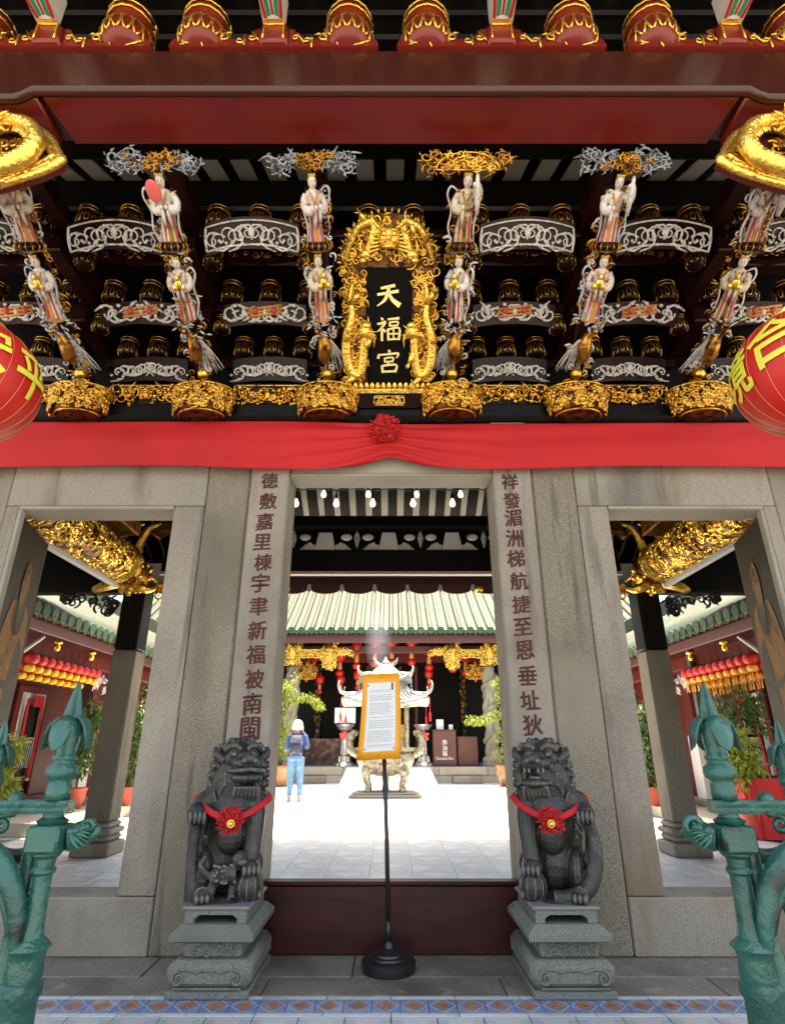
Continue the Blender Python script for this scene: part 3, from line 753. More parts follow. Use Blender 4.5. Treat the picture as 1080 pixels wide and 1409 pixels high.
# dark red scroll boards with faint white lining under the two upper rows
for (y, z, W_) in ((3.3, 4.42, .8), (3.7, 4.18, .8)):
    for x, _ in BAYS:
        b = MB(); b.prism([(-W_ / 2, 0), (-W_ / 2, .07), (-.22, .11), (0, .06), (.22, .11), (W_ / 2, .07), (W_ / 2, 0), (.2, .03), (0, -.01), (-.2, .03)], 0, .05)
        o = mk('scroll_board', b, dark_red, gate); o.location = (x, y - WY, z)
        p = scroll_panel(W_ * .9, .07, int(x * 100) + 400, 4, .0045, 0.0, False, 0); mk('scroll_lining', p, gold_old, o, True, loc=(0, -.006, .05))
# --- struts: stepped bracket arms
arm_b = MB()
for (y0, z0, hh) in ((3.42, 3.98, .13), (2.98, 4.22, .13), (2.52, 4.47, .13)):
    arm_b.box(-.055, .055, y0 + .08 - 3.6, 4.0 - 3.6, z0 + .06, z0 + .06 + hh, .012)
arm_me = mesh_of(arm_b, 'bracket_arm', dark_red)
for x in STX:
    for (y0, z0, hh) in ((3.42, 3.98, .13), (2.98, 4.22, .13), (2.52, 4.47, .13)):
        gbox('bracket_arm', x - .055, x + .055, y0 + .1, 3.97, z0 + .07, z0 + .07 + hh, dark_red, .012)
    put_bulb(x - .13, 3.25, 4.3, .8); put_bulb(x + .13, 3.25, 4.3, .8); put_bulb(x + .13, 3.62, 4.02, .75); put_bulb(x - .13, 3.62, 4.02, .75)
# --- carved figures
def fold_ring(rx, ry, z, k, amp, n=22, ph=0.0, cy=0.0, cx=0.0):
    return [(cx + rx * math.cos(a) * (1 + amp * math.cos(k * a + ph)), cy + ry * math.sin(a) * (1 + amp * math.cos(k * a + ph)), z) for a in [2 * PI * i / n for i in range(n)]]
def figure_meshes(seed, lady=True, arms='joined'):
    """a robed carved figure, 0.42 tall, facing -Y, one continuous loft for the body with sleeves, neck and head"""
    r_ = R(seed); b = MB()
    sway = r_.uniform(-.012, .012)
    b.loft([fold_ring(.050, .036, .0, 9, .14), fold_ring(.064, .046, .012, 9, .12), fold_ring(.056, .040, .05, 9, .10), fold_ring(.050, .037, .12, 8, .08), fold_ring(.045, .034, .19, 8, .05, cx=sway),
            fold_ring(.042, .031, .235, 6, .02, cx=sway), fold_ring(.050, .034, .27, 4, .03, cx=sway), fold_ring(.058, .034, .305, 3, .02, cx=sway), fold_ring(.046, .028, .325, 2, 0, cx=sway), fold_ring(.020, .019, .337, 2, 0, cx=sway), fold_ring(.016, .017, .35, 2, 0, cx=sway)], 0)
    for sg in (-1, 1):                    # sleeves
        if arms == 'joined' or sg < 0:
            P = [(sg * .05 + sway, .0, .31), (sg * .075 + sway, -.012, .265), (sg * .06 + sway, -.045, .235), (sg * .018 + sway, -.066, .245)]
        else:
            P = [(sg * .05 + sway, .0, .31), (sg * .085, -.02, .29), (sg * .085, -.05, .33), (sg * .07, -.065, .36)]
        b.tube(smooth_pts(P, 4), lerpl([.022, .025, .027, .030], 13), 9, 0)
        hx = P[-1]; 
        b.tube([(hx[0], hx[1], hx[2]), (hx[0] * .98, hx[1] + .004, hx[2] - .05), (hx[0] * 1.15, hx[1] + .018, hx[2] - .105)], [.022, .026, .012], 8, 0, flat=.5)
        b.ell((hx[0] * .8, hx[1] - .02, hx[2] + .012), (.011, .011, .014), 7, 6, 1)
    hz = .374
    b.ell((sway, -.006, hz), (.029, .032, .036), 14, 11, 1)                      # head
    b.ell((sway, -.039, hz - .003), (.0045, .006, .007), 6, 5, 1)                # nose
    for sg in (-1, 1):
        b.ell((sway + sg * .0105, -.0355, hz + .004), (.0046, .003, .0022), 6, 5, 2)
        b.ell((sway + sg * .0105, -.0355, hz + .0115), (.006, .002, .0012), 6, 4, 2)
        b.ell((sway + sg * .024, .0, hz - .001), (.004, .007, .009), 6, 5, 1)
    b.ell((sway, -.0358, hz - .0145), (.0055, .0025, .0022), 6, 4, 3)
    h = MB()
    h.ell((sway, .008, hz + .014), (.030, .028, .028), 14, 10); h.ell((sway, .006, hz + .045), (.013, .013, .014), 9, 7); h.ell((sway, .018, hz - .01), (.022, .014, .03), 10, 7)
    st = MB()                              # sashes: flowing ribbons and hanging bands
    sd = 1 if seed % 2 else -1
    st.tube(smooth_pts([(sd * .05, .01, .32), (sd * .095, .0, .345), (sd * .115, -.005, .30), (sd * .085, -.01, .22), (sd * .10, -.01, .13), (sd * .075, -.01, .05), (sd * .09, -.015, .0)], 4), lerpl([.010, .013, .013, .011, .012, .010, .004], 25), 6, flat=.5)
    st.tube(smooth_pts([(-sd * .05, .01, .31), (-sd * .085, -.005, .25), (-sd * .07, -.02, .15), (-sd * .078, -.02, .06)], 4), lerpl([.008, .010, .009, .004], 13), 6, flat=.5)
    ap = MB()                              # apron strip and belt
    ap.loft([[(sway - .011 - k * .004, -.043 - q, z), (sway + .011 + k * .004, -.043 - q, z), (sway + .011 + k * .004, -.03 - q, z), (sway - .011 - k * .004, -.03 - q, z)] for z, q, k in ((.005, .008, 1), (.05, .002, .7), (.12, -.002, .4), (.2, -.006, 0))])
    ap.tube([(.049 * math.cos(a) + sway, .038 * math.sin(a), .232) for a in [2 * PI * i / 14 for i in range(15)]], .007, 5)
    ap.tube([(.064 * math.cos(a), .047 * math.sin(a), .012) for a in [2 * PI * i / 16 for i in range(17)]], .006, 5)
    ap.tube([(sway - .03, -.028, .325), (sway - .012, -.04, .29), (sway, -.045, .262), (sway + .012, -.04, .29), (sway + .03, -.028, .325)], .006, 5)
    for sg in (-1, 1):
        ap.loft([[(sway + sg * (.03 + k * .006) - .007, -.034 - q, z), (sway + sg * (.03 + k * .006) + .007, -.034 - q, z), (sway + sg * (.03 + k * .006) + .007, -.022 - q, z), (sway + sg * (.03 + k * .006) - .007, -.022 - q, z)] for z, q, k in ((.02, .008, 1.4), (.06, .003, 1), (.13, .0, .5), (.2, -.004, 0))], 1)
    hd = MB()                              # crown
    hd.lathe([(.029, hz + .008), (.031, hz + .016), (.024, hz + .022)], 12, (sway, .004, 0))
    for k in range(5):
        a = -PI / 2 + (k - 2) * .5
        hd.ell((sway + .026 * math.cos(a), .004 + .026 * math.sin(a), hz + .032), (.005, .005, .014), 6, 5)
    return b, h, st, ap, hd
robe_cream = M('robe_cream', (.60, .52, .40), .42, spots=[(24, 4, (.40, .33, .24), .5, .7), (42, 4, (.14, .08, .05), .58, .68), (13, 4, (.50, .25, .05), .60, .68)], bump=[(50, .3, .003)])
robe_rose = M('robe_pale_rose', (.62, .54, .52), .42, spots=[(24, 4, (.42, .33, .32), .5, .7), (42, 4, (.16, .07, .05), .58, .68), (11, 4, (.40, .10, .06), .62, .70)], bump=[(50, .3, .003)])
fig_mats = [robe_white, face_pale, hair_black, rouge]
pos_words = ['leftmost', 'second from left', 'third from left, beside the plaque', 'third from right, beside the plaque', 'second from right', 'rightmost']
short = ['leftmost strut', 'second strut from left', 'strut left of plaque', 'strut right of plaque', 'second strut from right', 'rightmost strut']
Dv = Vector((0, -math.sin(TH), math.cos(TH))); 
fan_b = MB(); fan_b.ell((0, 0, 0), (.045, .008, .06), 14, 9)
orn_b = MB(); orn_b.ell((0, 0, 0), (.03, .02, .03), 10, 7); orn_b.ell((0, -.01, .04), (.014, .014, .02), 8, 6); orn_b.ell((.03, -.005, -.02), (.02, .015, .02), 8, 6); orn_b.ell((-.03, -.005, -.02), (.02, .015, .02), 8, 6)
for i, x in enumerate(STX):
    base = Vector((x, 3.80, 3.70))
    lean = (0, 0, 0)[0]
    for lvl, s0 in (('lower', .525), ('upper', .995)):
        seed = 100 + i * 7 + (3 if lvl == 'upper' else 0)
        hold = 'raising one sleeve' if (lvl == 'upper' and i >= 3) else ('with red fan' if (lvl == 'upper' and i == 1) else ('with joined hands' if lvl == 'upper' else 'holding a gilded vessel'))
        B_ = figure_meshes(seed, True, 'raised' if (lvl == 'upper' and i >= 3) else 'joined')
        t = thing('carved_figure', f'{lvl} white robed carving {hold}, {short[i]}', 'carved figure', base + Dv * s0 + Vector((0, 0, -.055)), (TH, 0, 0), 'robed figures carved on the bracket struts', (R(seed).uniform(.86, .96), 1.0, R(seed + 1).uniform(1.05, 1.1)))
        t.rotation_euler = (Matrix.Rotation(TH, 3, 'X') @ Matrix.Rotation(R(seed + 2).uniform(-.28, .28) + (.2 if i < 3 else -.2), 3, 'Z')).to_euler()
        mk('body', B_[0], [(robe_white, robe_cream, robe_rose)[(i * 2 + (lvl == 'upper')) % 3]] + fig_mats[1:], t, True); mk('hair', B_[1], hair_black, t, True); mk('sash', B_[2], blue_white if i % 2 == 0 else white_carve, t, True)
        mk('apron', B_[3], [gold_old if i % 2 else orange_paint, rouge], t); mk('crown', B_[4], gold_bright, t, True)
        if lvl == 'lower': mk('vessel', orn_b, gold_bright, t, True, loc=(0, -.085, .27))
        if hold.startswith('with red fan'): mk('fan', fan_b, pink_red, t, True, loc=(-.03, -.085, .34), rot=(0, -.25, 0))
        if hold.startswith('raising'): mk('sleeve_end', B_[4] if False else MB().tube([(.07, -.07, .42), (.075, -.075, .37), (.08, -.07, .29), (.085, -.06, .22)], [.018, .028, .034, .022], 9, flat=.55), robe_white, t, True)
    # ribbed canopy over the lower figure
    b = MB(); b.lathe([(.045, 0), (.075, .012), (.088, .03), (.07, .05), (.03, .06)], 22, rip=(14, .06)); 
    g = MB()
    for k in range(14):
        a = 2 * PI * k / 14; g.tube([(q * math.cos(a), q * math.sin(a), z) for q, z in ((.05, -.004), (.084, .01), (.096, .03), (.076, .054))], .005, 4)
    o = link('canopy', mesh_of(b, 'canopy', dark_red, True), gate, tuple(base + Dv * .985 + Vector((0, -WY - .02, -.06))), (TH * .8, 0, 0)); mk('canopy_rib', g, gold_old, o, True)
    # phoenix under the figures
    t = thing('carved_phoenix', f'gilded carved phoenix with white plumes at the foot of the {short[i]}', 'carved bird', base + Dv * .15 + Vector((0, 0, -.045)), (TH, 0, 0), 'phoenixes carved on the bracket struts')
    sg = -1 if i < 3 else 1
    b = MB(); b.tube(smooth_pts([(0, .0, .05), (sg * .012, -.025, .11), (0, -.035, .19), (sg * .012, -.03, .26), (sg * .03, -.05, .31), (sg * .035, -.075, .325)], 4), lerpl([.022, .046, .052, .034, .018, .016], 21), 10); b.ell((sg * .036, -.085, .328), (.02, .026, .02), 9, 7)
    b.tube([(sg * .036, -.105, .325), (sg * .037, -.13, .315)], [.009, .001], 6)
    mk('bird_body', b, [gold_old], t, True)
    b = MB(); rr_ = R(200 + i)
    for k in range(13):
        a = (k - 6) / 6
        P = [(sg * -.02 + a * .03, -.03 + rr_.uniform(-.015, .015), .24), (sg * -.05 + a * .055, -.02, .15), (sg * -.065 + a * .075 + rr_.uniform(-.01, .01), .0, .05), (sg * -.07 + a * .095, .01, -.02 + rr_.uniform(-.03, .02))]
        b.tube(smooth_pts(P, 3), lerpl([.005, .007, .006, .003], 10), 4, flat=.6)
    mk('plume', b, white_carve, t, True)
    b = MB()
    for k in range(26):
        p = Vector((rr_.uniform(-.11, .11), rr_.uniform(-.07, .0), rr_.uniform(.27, .42)))
        d = Vector((rr_.uniform(-1, 1), rr_.uniform(-.6, .2), rr_.uniform(-.5, 1)))
        b.tube([p, p + d.normalized() * .02, p + d.normalized() * .045], [.004, .012, .002], 5, flat=.6)
    mk('carved_leaf', b, [blue_white], t, True)
    # carved spine behind the figures
    b = MB()
    for k in range(90):
        sd = rr_.choice((-1, 1)); p = Vector((sd * rr_.uniform(.03, .09), rr_.uniform(-.01, .03), rr_.uniform(.0, 1.36)))
        kk = MB(); kk.curl((0, 0, 0), rr_.uniform(.014, .030), rr_.uniform(.7, 1.1), rr_.uniform(0, 6.3), sd, rr_.uniform(.006, .011), 5, 8, k % 3 // 2, tail=.03); b.add(kk, Matrix.Translation(p))
    o = mk('strut_carving', b, [gold_old, white_carve], gate, True); o.location = base - Vector((0, WY, .04)); o.rotation_euler = (TH, 0, 0); o['kind'] = 'stuff'
    b = MB(); b.box(-.06, .06, .03, .07, -.05, 1.36, .01); o = mk('strut_board', b, dark_red, gate, False); o.location = base - Vector((0, WY, .04)); o.rotation_euler = (TH, 0, 0)
    # gold post and ball at the foot
    b = MB(); b.box(-.045, .045, -.04, .04, -.09, .03, .012); b.box(-.055, .055, -.05, .05, -.03, -.005, .008); b.ell((0, -.015, .075), .045, 12, 9)
    o = mk('strut_foot', b, gold, gate, 'auto'); o.location = base + Vector((0, -WY - .02, -.03)); o.rotation_euler = (TH * .75, 0, 0)
    # openwork gilded basket
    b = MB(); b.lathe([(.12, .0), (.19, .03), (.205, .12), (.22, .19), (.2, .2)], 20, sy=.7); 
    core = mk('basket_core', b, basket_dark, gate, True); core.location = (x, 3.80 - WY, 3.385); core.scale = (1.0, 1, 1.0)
    b = MB(); rr_ = R(300 + i % 3)
    for k in range(190):
        a = rr_.uniform(-PI, 0); z = rr_.uniform(.02, .19); q = .205 + .03 * (z / .2)
        c0 = Vector((q * math.cos(a), q * .72 * math.sin(a), z)); nrm = Vector((math.cos(a), math.sin(a) / .72, 0)).normalized(); tv = Vector((0, 0, 1)); xv = tv.cross(nrm) * -1
        Mx = Matrix((xv, -nrm, tv)).transposed().to_4x4(); Mx.translation = c0
        kk = MB()
        if k % 3: kk.curl((0, 0, 0), rr_.uniform(.018, .036), rr_.uniform(.7, 1.3), rr_.uniform(0, 6.3), rr_.choice((-1, 1)), rr_.uniform(.006, .010), 5, 8, tail=.025)
        else:
            kk.ell((0, 0, 0), (.018, .016, .022), 7, 5); kk.ell((.02, 0, .012), (.012, .01, .012), 6, 5); kk.ell((-.015, 0, .018), (.012, .01, .012), 6, 5)
        b.add(kk, Mx)
    for z, q in ((.0, .17), (.2, .24)):
        b.tube([(q * math.cos(a), q * .72 * math.sin(a), z) for a in [-PI + PI * j / 18 for j in range(19)]], .009, 5)
    mk('basket_openwork', b, gold_mid, core, True)
    # spread of scrolls above the top figure
    top = base + Dv * 1.445 + Vector((0, -.02, -.05))
    b = MB(); rr_ = R(400 + i)
    if i == 3:
        for k in range(9):
            a = PI * k / 8; b.tube([(0, 0, .0), (.2 * math.cos(a), -.02, .13 * math.sin(a))], .006, 5)
        for q in (.08, .14, .2): b.tube([(q * math.cos(a), -.02, q * .65 * math.sin(a)) for a in [PI * j / 16 for j in range(17)]], .007, 5)
        b.tube([(-.2, -.02, 0), (.2, -.02, 0)], .008, 5)
    for k in range(34):
        p = Vector((rr_.gauss(0, .07), rr_.uniform(-.05, .03), rr_.uniform(.0, .12)))
        kk = MB(); kk.curl((0, 0, 0), rr_.uniform(.015, .03), 1, rr_.uniform(0, 6), rr_.choice((-1, 1)), .009, 5, 8, tail=.02, lobes=2); b.add(kk, Matrix.Translation(p))
    o = mk('strut_crest', b, gold if i in (3,) else gold_old, gate, True); o.location = top - Vector((0, WY, .01)); o.rotation_euler = (TH * .6, 0, 0); o.scale = (.95, 1, .72)
    b = MB()
    for k in range(14):
        for sd in (-1, 1):
            kk = MB(); kk.curl((sd * (.08 + .2 * k / 14), rr_.uniform(-.03, .03), rr_.uniform(.0, .13)), rr_.uniform(.022, .04), rr_.uniform(.7, 1.1), rr_.uniform(0, 6), sd, .009, 5, 10, tail=.05, lobes=3); b.add(kk)
    mk('crest_scroll', b, crest_blue if i in (0, 1, 2, 4) else gold_old, o, True)
# gilded frieze between baskets
for j, x in enumerate([-2.82, -1.885, -.95, .93, 1.865, 2.8]):
    p = scroll_panel(.50, .15, 500 + j % 2, 7, .009, .0, True, 0, .25, .45); rr_ = R(600 + j)
    for k in range(30): p.ell((rr_.uniform(-.24, .24), rr_.uniform(-.03, 0), rr_.uniform(-.07, .07)), (rr_.uniform(.01, .022), .014, rr_.uniform(.01, .024)), 6, 5)
    o = mk('gilded_frieze', p, gold_mid, gate, True); o.location = (x, 3.84 - WY, 3.60); o.rotation_euler = (math.radians(25), 0, 0)
    b = MB(); b.box(-.26, .26, .02, .05, -.09, .09); mk('frieze_backing', b, black_lac, o, False)

# ================================================================== NAME PLAQUE
PT = math.atan2(.59, .56)
plq = thing('name_plaque', 'black temple name plaque with three gold characters in a gilded dragon frame', 'plaque', (-.015, 3.74, 3.63), (PT, 0, 0))
b = MB(); b.box(-.33, .33, 0, .05, 0, .84, .01); mk('backing', b, basket_dark, plq)
b = MB(); b.box(-.165, .165, -.012, -.0005, .01, .82, .004); mk('panel', b, plaque_black, plq)
def brush(mb, pts, wid, d=.012, y=-.016):
    """brush stroke as a tapered flat ribbon with a raised back"""
    P = smooth_pts([(x, 0, z) for x, z in pts], 4); n = len(P); W_ = lerpl(wid, n)
    L_, R_ = [], []
    for i, p in enumerate(P):
        t = (P[min(i + 1, n - 1)] - P[max(i - 1, 0)]); t.normalize(); q = Vector((-t.z, 0, t.x)) * W_[i] / 2
        L_.append(p + q); R_.append(p - q)
    rings = [[(L_[i].x, y + d, L_[i].z), (L_[i].x, y, L_[i].z), (R_[i].x, y, R_[i].z), (R_[i].x, y + d, R_[i].z)] for i in range(n)]
    mb.loft(rings)
TIAN = [([(-.30, .22), (-.05, .27), (.28, .33)], [.09, .11, .12]), ([(-.44, -.02), (0, .05), (.42, .12)], [.10, .10, .13]), ([(.02, .31), (.0, .1), (-.14, -.22), (-.46, -.46)], [.13, .14, .12, .03]), ([(.04, .02), (.18, -.22), (.48, -.44)], [.08, .15, .22])]
FU = [([(-.30, .47), (-.22, .38)], [.06, .12]), ([(-.46, .22), (-.30, .24), (-.12, .30), (-.28, .06), (-.47, -.10)], [.08, .09, .1, .09, .03]), ([(-.27, .12), (-.27, -.48)], [.11, .10]), ([(-.24, .02), (-.12, -.10)], [.06, .11]),
      ([(-.02, .40), (.22, .43), (.46, .45)], [.08, .08, .11]), ([(.06, .30), (.07, .12)], [.08, .09]), ([(.06, .28), (.40, .31), (.37, .14)], [.07, .07, .08]), ([(.09, .14), (.36, .16)], [.06, .07]),
      ([(-.02, .03), (.01, -.46)], [.09, .1]), ([(.0, .0), (.46, .05), (.44, -.44)], [.08, .08, .11]), ([(.22, .0), (.22, -.38)], [.07, .07]), ([(.02, -.19), (.42, -.17)], [.06, .07]), ([(.03, -.41), (.42, -.39)], [.07, .08])]
GONG = [([(.02, .50), (.06, .38)], [.07, .13]), ([(-.40, .32), (-.44, .12)], [.08, .12]), ([(-.38, .28), (.0, .31), (.42, .34), (.34, .14)], [.07, .08, .1, .04]),
        ([(-.16, .16), (-.13, -.05)], [.08, .09]), ([(-.15, .14), (.20, .17), (.16, -.03)], [.07, .07, .09]), ([(-.12, -.01), (.16, .01)], [.06, .07]), ([(.0, -.04), (-.05, -.14)], [.08, .07]),
        ([(-.28, -.16), (-.24, -.48)], [.10, .11]), ([(-.26, -.18), (.34, -.14), (.28, -.46)], [.09, .09, .12]), ([(-.22, -.43), (.28, -.41)], [.09, .09])]
for ch, cz, sc in ((TIAN, .645, .175), (FU, .405, .172), (GONG, .175, .172)):
    b = MB()
    for pts, wid in ch: brush(b, [(p[0] * sc, p[1] * sc) for p in pts], [q * sc for q in wid])
    o = mk('gold_character', b, char_gold, plq, False); o.location = (-.005, -.001, cz)
def dragon(P, rad, seed, spikes=26, legs=4, head=True, sp=.03):
    """coiling gilded dragon along a path"""
    rr_ = R(seed); b = MB(); S = smooth_pts(P, 6); n = len(S); rd = lerpl(rad, n)
    b.tube(S, rd, 9)
    for k in range(spikes):
        i = int((k + .5) / spikes * (n - 2)) + 1; t = (S[min(i + 1, n - 1)] - S[i - 1]).normalized(); o_ = Vector((t.z, 0, -t.x)) * (1 if seed % 2 else -1)
        b.tube([S[i] + o_ * rd[i] * .8, S[i] + o_ * (rd[i] + sp)], [rd[i] * .4, .001], 5)
        b.ell(S[i] - Vector((0, rd[i] * .8, 0)), (rd[i] * .35, rd[i] * .3, rd[i] * .35), 6, 5)
    for k in range(legs):
        i = int((k + .7) / (legs + .5) * n); d = Vector((rr_.uniform(-1, 1), -.3, rr_.uniform(-1, 1))).normalized(); r0 = max(rad)
        q = S[i] + d * r0 * 2.6; b.tube([S[i], S[i] + d * r0 * 1.6, q], [r0 * .7, r0 * .6, r0 * .4], 6)
        for c_ in range(4):
            e = (d + Vector((rr_.uniform(-.8, .8), rr_.uniform(-.4, .1), rr_.uniform(-.8, .8)))).normalized(); b.tube([q, q + e * r0 * 1.3], [r0 * .3, .001], 5)
    if head:
        h = S[-1]; r0 = max(rad); t = (S[-1] - S[-4]).normalized()
        b.ell(h, (r0 * 1.5, r0 * 1.4, r0 * 1.4), 10, 8); b.ell(h + t * r0 * 1.3 + Vector((0, -r0 * .4, 0)), (r0, r0 * .9, r0 * .7), 9, 7)
        for sg in (-1, 1):
            sd = Vector((t.z, 0, -t.x)) * sg
            b.tube(smooth_pts([h + sd * r0, h + sd * r0 * 1.8 - t * r0, h + sd * r0 * 2 - t * r0 * 2.6]), lerpl([r0 * .35, r0 * .3, .002], 7), 5)
            b.ell(h + sd * r0 * .7 + t * r0 * .4 + Vector((0, -r0 * 1.1, 0)), r0 * .35, 7, 5)
        for k in range(12):
            e = Vector((rr_.uniform(-1, 1), rr_.uniform(-.6, 0), rr_.uniform(-1, 1))).normalized(); b.tube([h, h + e * r0 * 2.3], [r0 * .35, .001], 5)
    return b
for sg in (-1, 1):
    x0 = sg * .275
    b = dragon([(x0 - sg * .02, -.03, .72), (x0 + sg * .0, -.04, .62), (x0 - sg * .01, -.04, .5), (x0 + sg * .03, -.045, .36), (x0 + sg * .035, -.045, .22), (x0 + sg * .0, -.045, .1), (x0 - sg * .06, -.05, .09), (x0 - sg * .085, -.05, .2), (x0 - sg * .095, -.055, .32), (x0 - sg * .105, -.055, .39)],
               [.012, .02, .03, .036, .038, .036, .034, .034, .03, .026], 5 if sg > 0 else 6, 24, 4, True, .02)
    mk('frame_dragon', b, gold_bright, plq, True)
    p = MB(); rr_ = R(70 + sg)
    for k in range(110):
        z = rr_.uniform(.02, .82); xx = x0 - sg * rr_.uniform(-.055, .10)
        kk = MB(); kk.curl((0, 0, 0), rr_.uniform(.018, .035), rr_.uniform(.7, 1.2), rr_.uniform(0, 6.3), rr_.choice((-1, 1)), .008, 5, 9, tail=.03); p.add(kk, Matrix.Translation((xx, -.012, z)))
    mk('frame_scrollwork', p, gold, plq, True)
b = MB()                                   # arched crest with facing dragon head
cr = [(-.34 * math.cos(a) * (1 if abs(math.cos(a)) < .8 else 1), .82 + .34 * math.sin(a) ** .8) for a in [PI * i / 16 for i in range(17)]]
b.prism(cr, -.01, .03); mk('crest_backing', b, basket_dark, plq, False)
b = MB(); rr_ = R(88)
for k in range(120):
    a = rr_.uniform(0, PI); q = math.sqrt(rr_.uniform(.05, 1)); p = Vector((.32 * q * math.cos(a), rr_.uniform(-.05, -.01),   .84 + .29 * q * math.sin(a)))
    kk = MB(); kk.curl((0, 0, 0), rr_.uniform(.018, .042), rr_.uniform(.7, 1.2), rr_.uniform(0, 6.3), rr_.choice((-1, 1)), .0085, 5, 9, tail=.03); b.add(kk, Matrix.Translation(p))
for k in range(24):
    a = PI * (k + .5) / 24; b.tube([(.33 * math.cos(a), -.01, .83 + .325 * math.sin(a)), (.365 * math.cos(a), -.02, .83 + .365 * math.sin(a))], [.014, .002], 5)
mk('crest_scrollwork', b, gold, plq, True)
for sg in (-1, 1):
    b = dragon([(sg * .30, -.05, .86), (sg * .26, -.06, .98), (sg * .20, -.06, 1.07), (sg * .1, -.065, 1.10), (sg * .12, -.07, .99), (sg * .16, -.07, .9)], [.01, .024, .028, .03, .028, .024], 11 if sg > 0 else 12, 18, 3, True, .018)
    mk('crest_dragon', b, gold_bright, plq, True)
b = MB(); b.ell((0, -.085, 1.04), (.075, .05, .075), 14, 10)
for sg in (-1, 1):
    b.ell((sg * .033, -.13, 1.06), (.02, .014, .018), 9, 7); b.ell((sg * .035, -.125, 1.085), (.03, .014, .01), 9, 6); b.tube(smooth_pts([(sg * .05, -.08, 1.09), (sg * .1, -.09, 1.13), (sg * .12, -.08, 1.18)]), lerpl([.016, .012, .003], 7), 6)
    for k in range(5): b.tube(smooth_pts([(sg * .06, -.08, 1.05 - k * .02), (sg * (.11 + .01 * k), -.09, 1.06 - k * .03), (sg * (.15 + .005 * k), -.08, 1.09 - k * .045)]), lerpl([.01, .009, .002], 7), 5)
b.ell((0, -.135, 1.035), (.024, .022, .018), 9, 7); b.ell((0, -.125, .985), (.05, .03, .018), 10, 7)
for k in range(7): b.tube([(-.035 + k * .0117, -.14, .99), (-.035 + k * .0117, -.145, .97)], [.006, .001], 5)
mk('crest_mask', b, gold_bright, plq, True, loc=(0, 0, -.03))
b = MB(); b.box(-.36, .36, -.06, .05, -.055, -.02, .006); mk('shelf', b, gold_bright, plq)
for k in range(17):
    b = MB(); b.lathe([(.017, 0), (.02, .015), (.016, .035), (.002, .05)], 8, sy=.6); o = mk('shelf_petal', b, gold_bright, plq, True); o.location = (-.336 + k * .042, -.045, -.02)
b = MB(); b.prism([(-.24, -.056), (-.24, -.10), (-.27, -.12), (-.22, -.17), (.22, -.17), (.27, -.12), (.24, -.10), (.24, -.056)], -.03, .03); mk('plinth', b, dark_red, plq)
p = scroll_panel(.22, .07, 901, 4, .006, 0, True); o = mk('plinth_carving', p, gold_bright, plq, True); o.location = (0, -.036, -.112)

# ================================================================== RED BANNER
b = MB(); nx, nz = 240, 26; rings = []
for j in range(nz + 1):
    q = j / nz; row = []
    for i in range(nx + 1):
        x = -4.6 + 9.2 * i / nx
        up = math.exp(-(x / .42) ** 2)
        z_t = 3.362 - .012 * math.sin(x * 1.1) - .02 * up; z_b = 2.99 - .008 * math.cos(x * 1.7) - .02 * math.exp(-((abs(x) - .9) / .5) ** 2) + .085 * math.exp(-(x / .24) ** 2)
        pleat = .020 * math.exp(-(abs(x + .045) / .42)) * math.cos(q * (30 - 14 * min(abs(x), .9)) + abs(x) * 3) + .006 * math.sin(q * 9 + x * 1.3) * (.4 + .6 * math.sin(x * .9) ** 2)
        row.append((x, 3.845 - .02 * math.sin(q * PI) - pleat + .005 * math.sin(x * 2.3 + q * 2), z_t + (z_b - z_t) * q))
    rings.append(row)
b.loft(rings, caps=False, closed=False)
ban = mk('cloth_banner', b, banner_red, None, True)
so = ban.modifiers.new('thick', 'SOLIDIFY'); so.thickness = .006
tag(ban, 'long bright red cloth banner draped across the stone lintel', 'banner')
b = MB(); rr_ = R(12)
for k in range(150):
    a = rr_.uniform(0, 6.28); q = .105 * math.sqrt(rr_.random()); d = Vector((math.cos(a) * q, -.05 * (1 - (q / .11) ** 2), math.sin(a) * q))
    u_ = Vector((math.cos(a + rr_.uniform(-1, 1)), rr_.uniform(-.9, -.1), math.sin(a + rr_.uniform(-1, 1))))
    b.tube([d, d + u_ * .014, d + u_ * .027], [.008, .014, .007], 5, flat=.35)
b.ell((0, .0, 0), (.1, .04, .1), 14, 9)
ro = mk('rosette', b, rosette_red, None, True); ro.location = (-.045, 3.80, 3.27)
tag(ro, 'gathered red cloth rosette at the middle of the long banner', 'rosette')

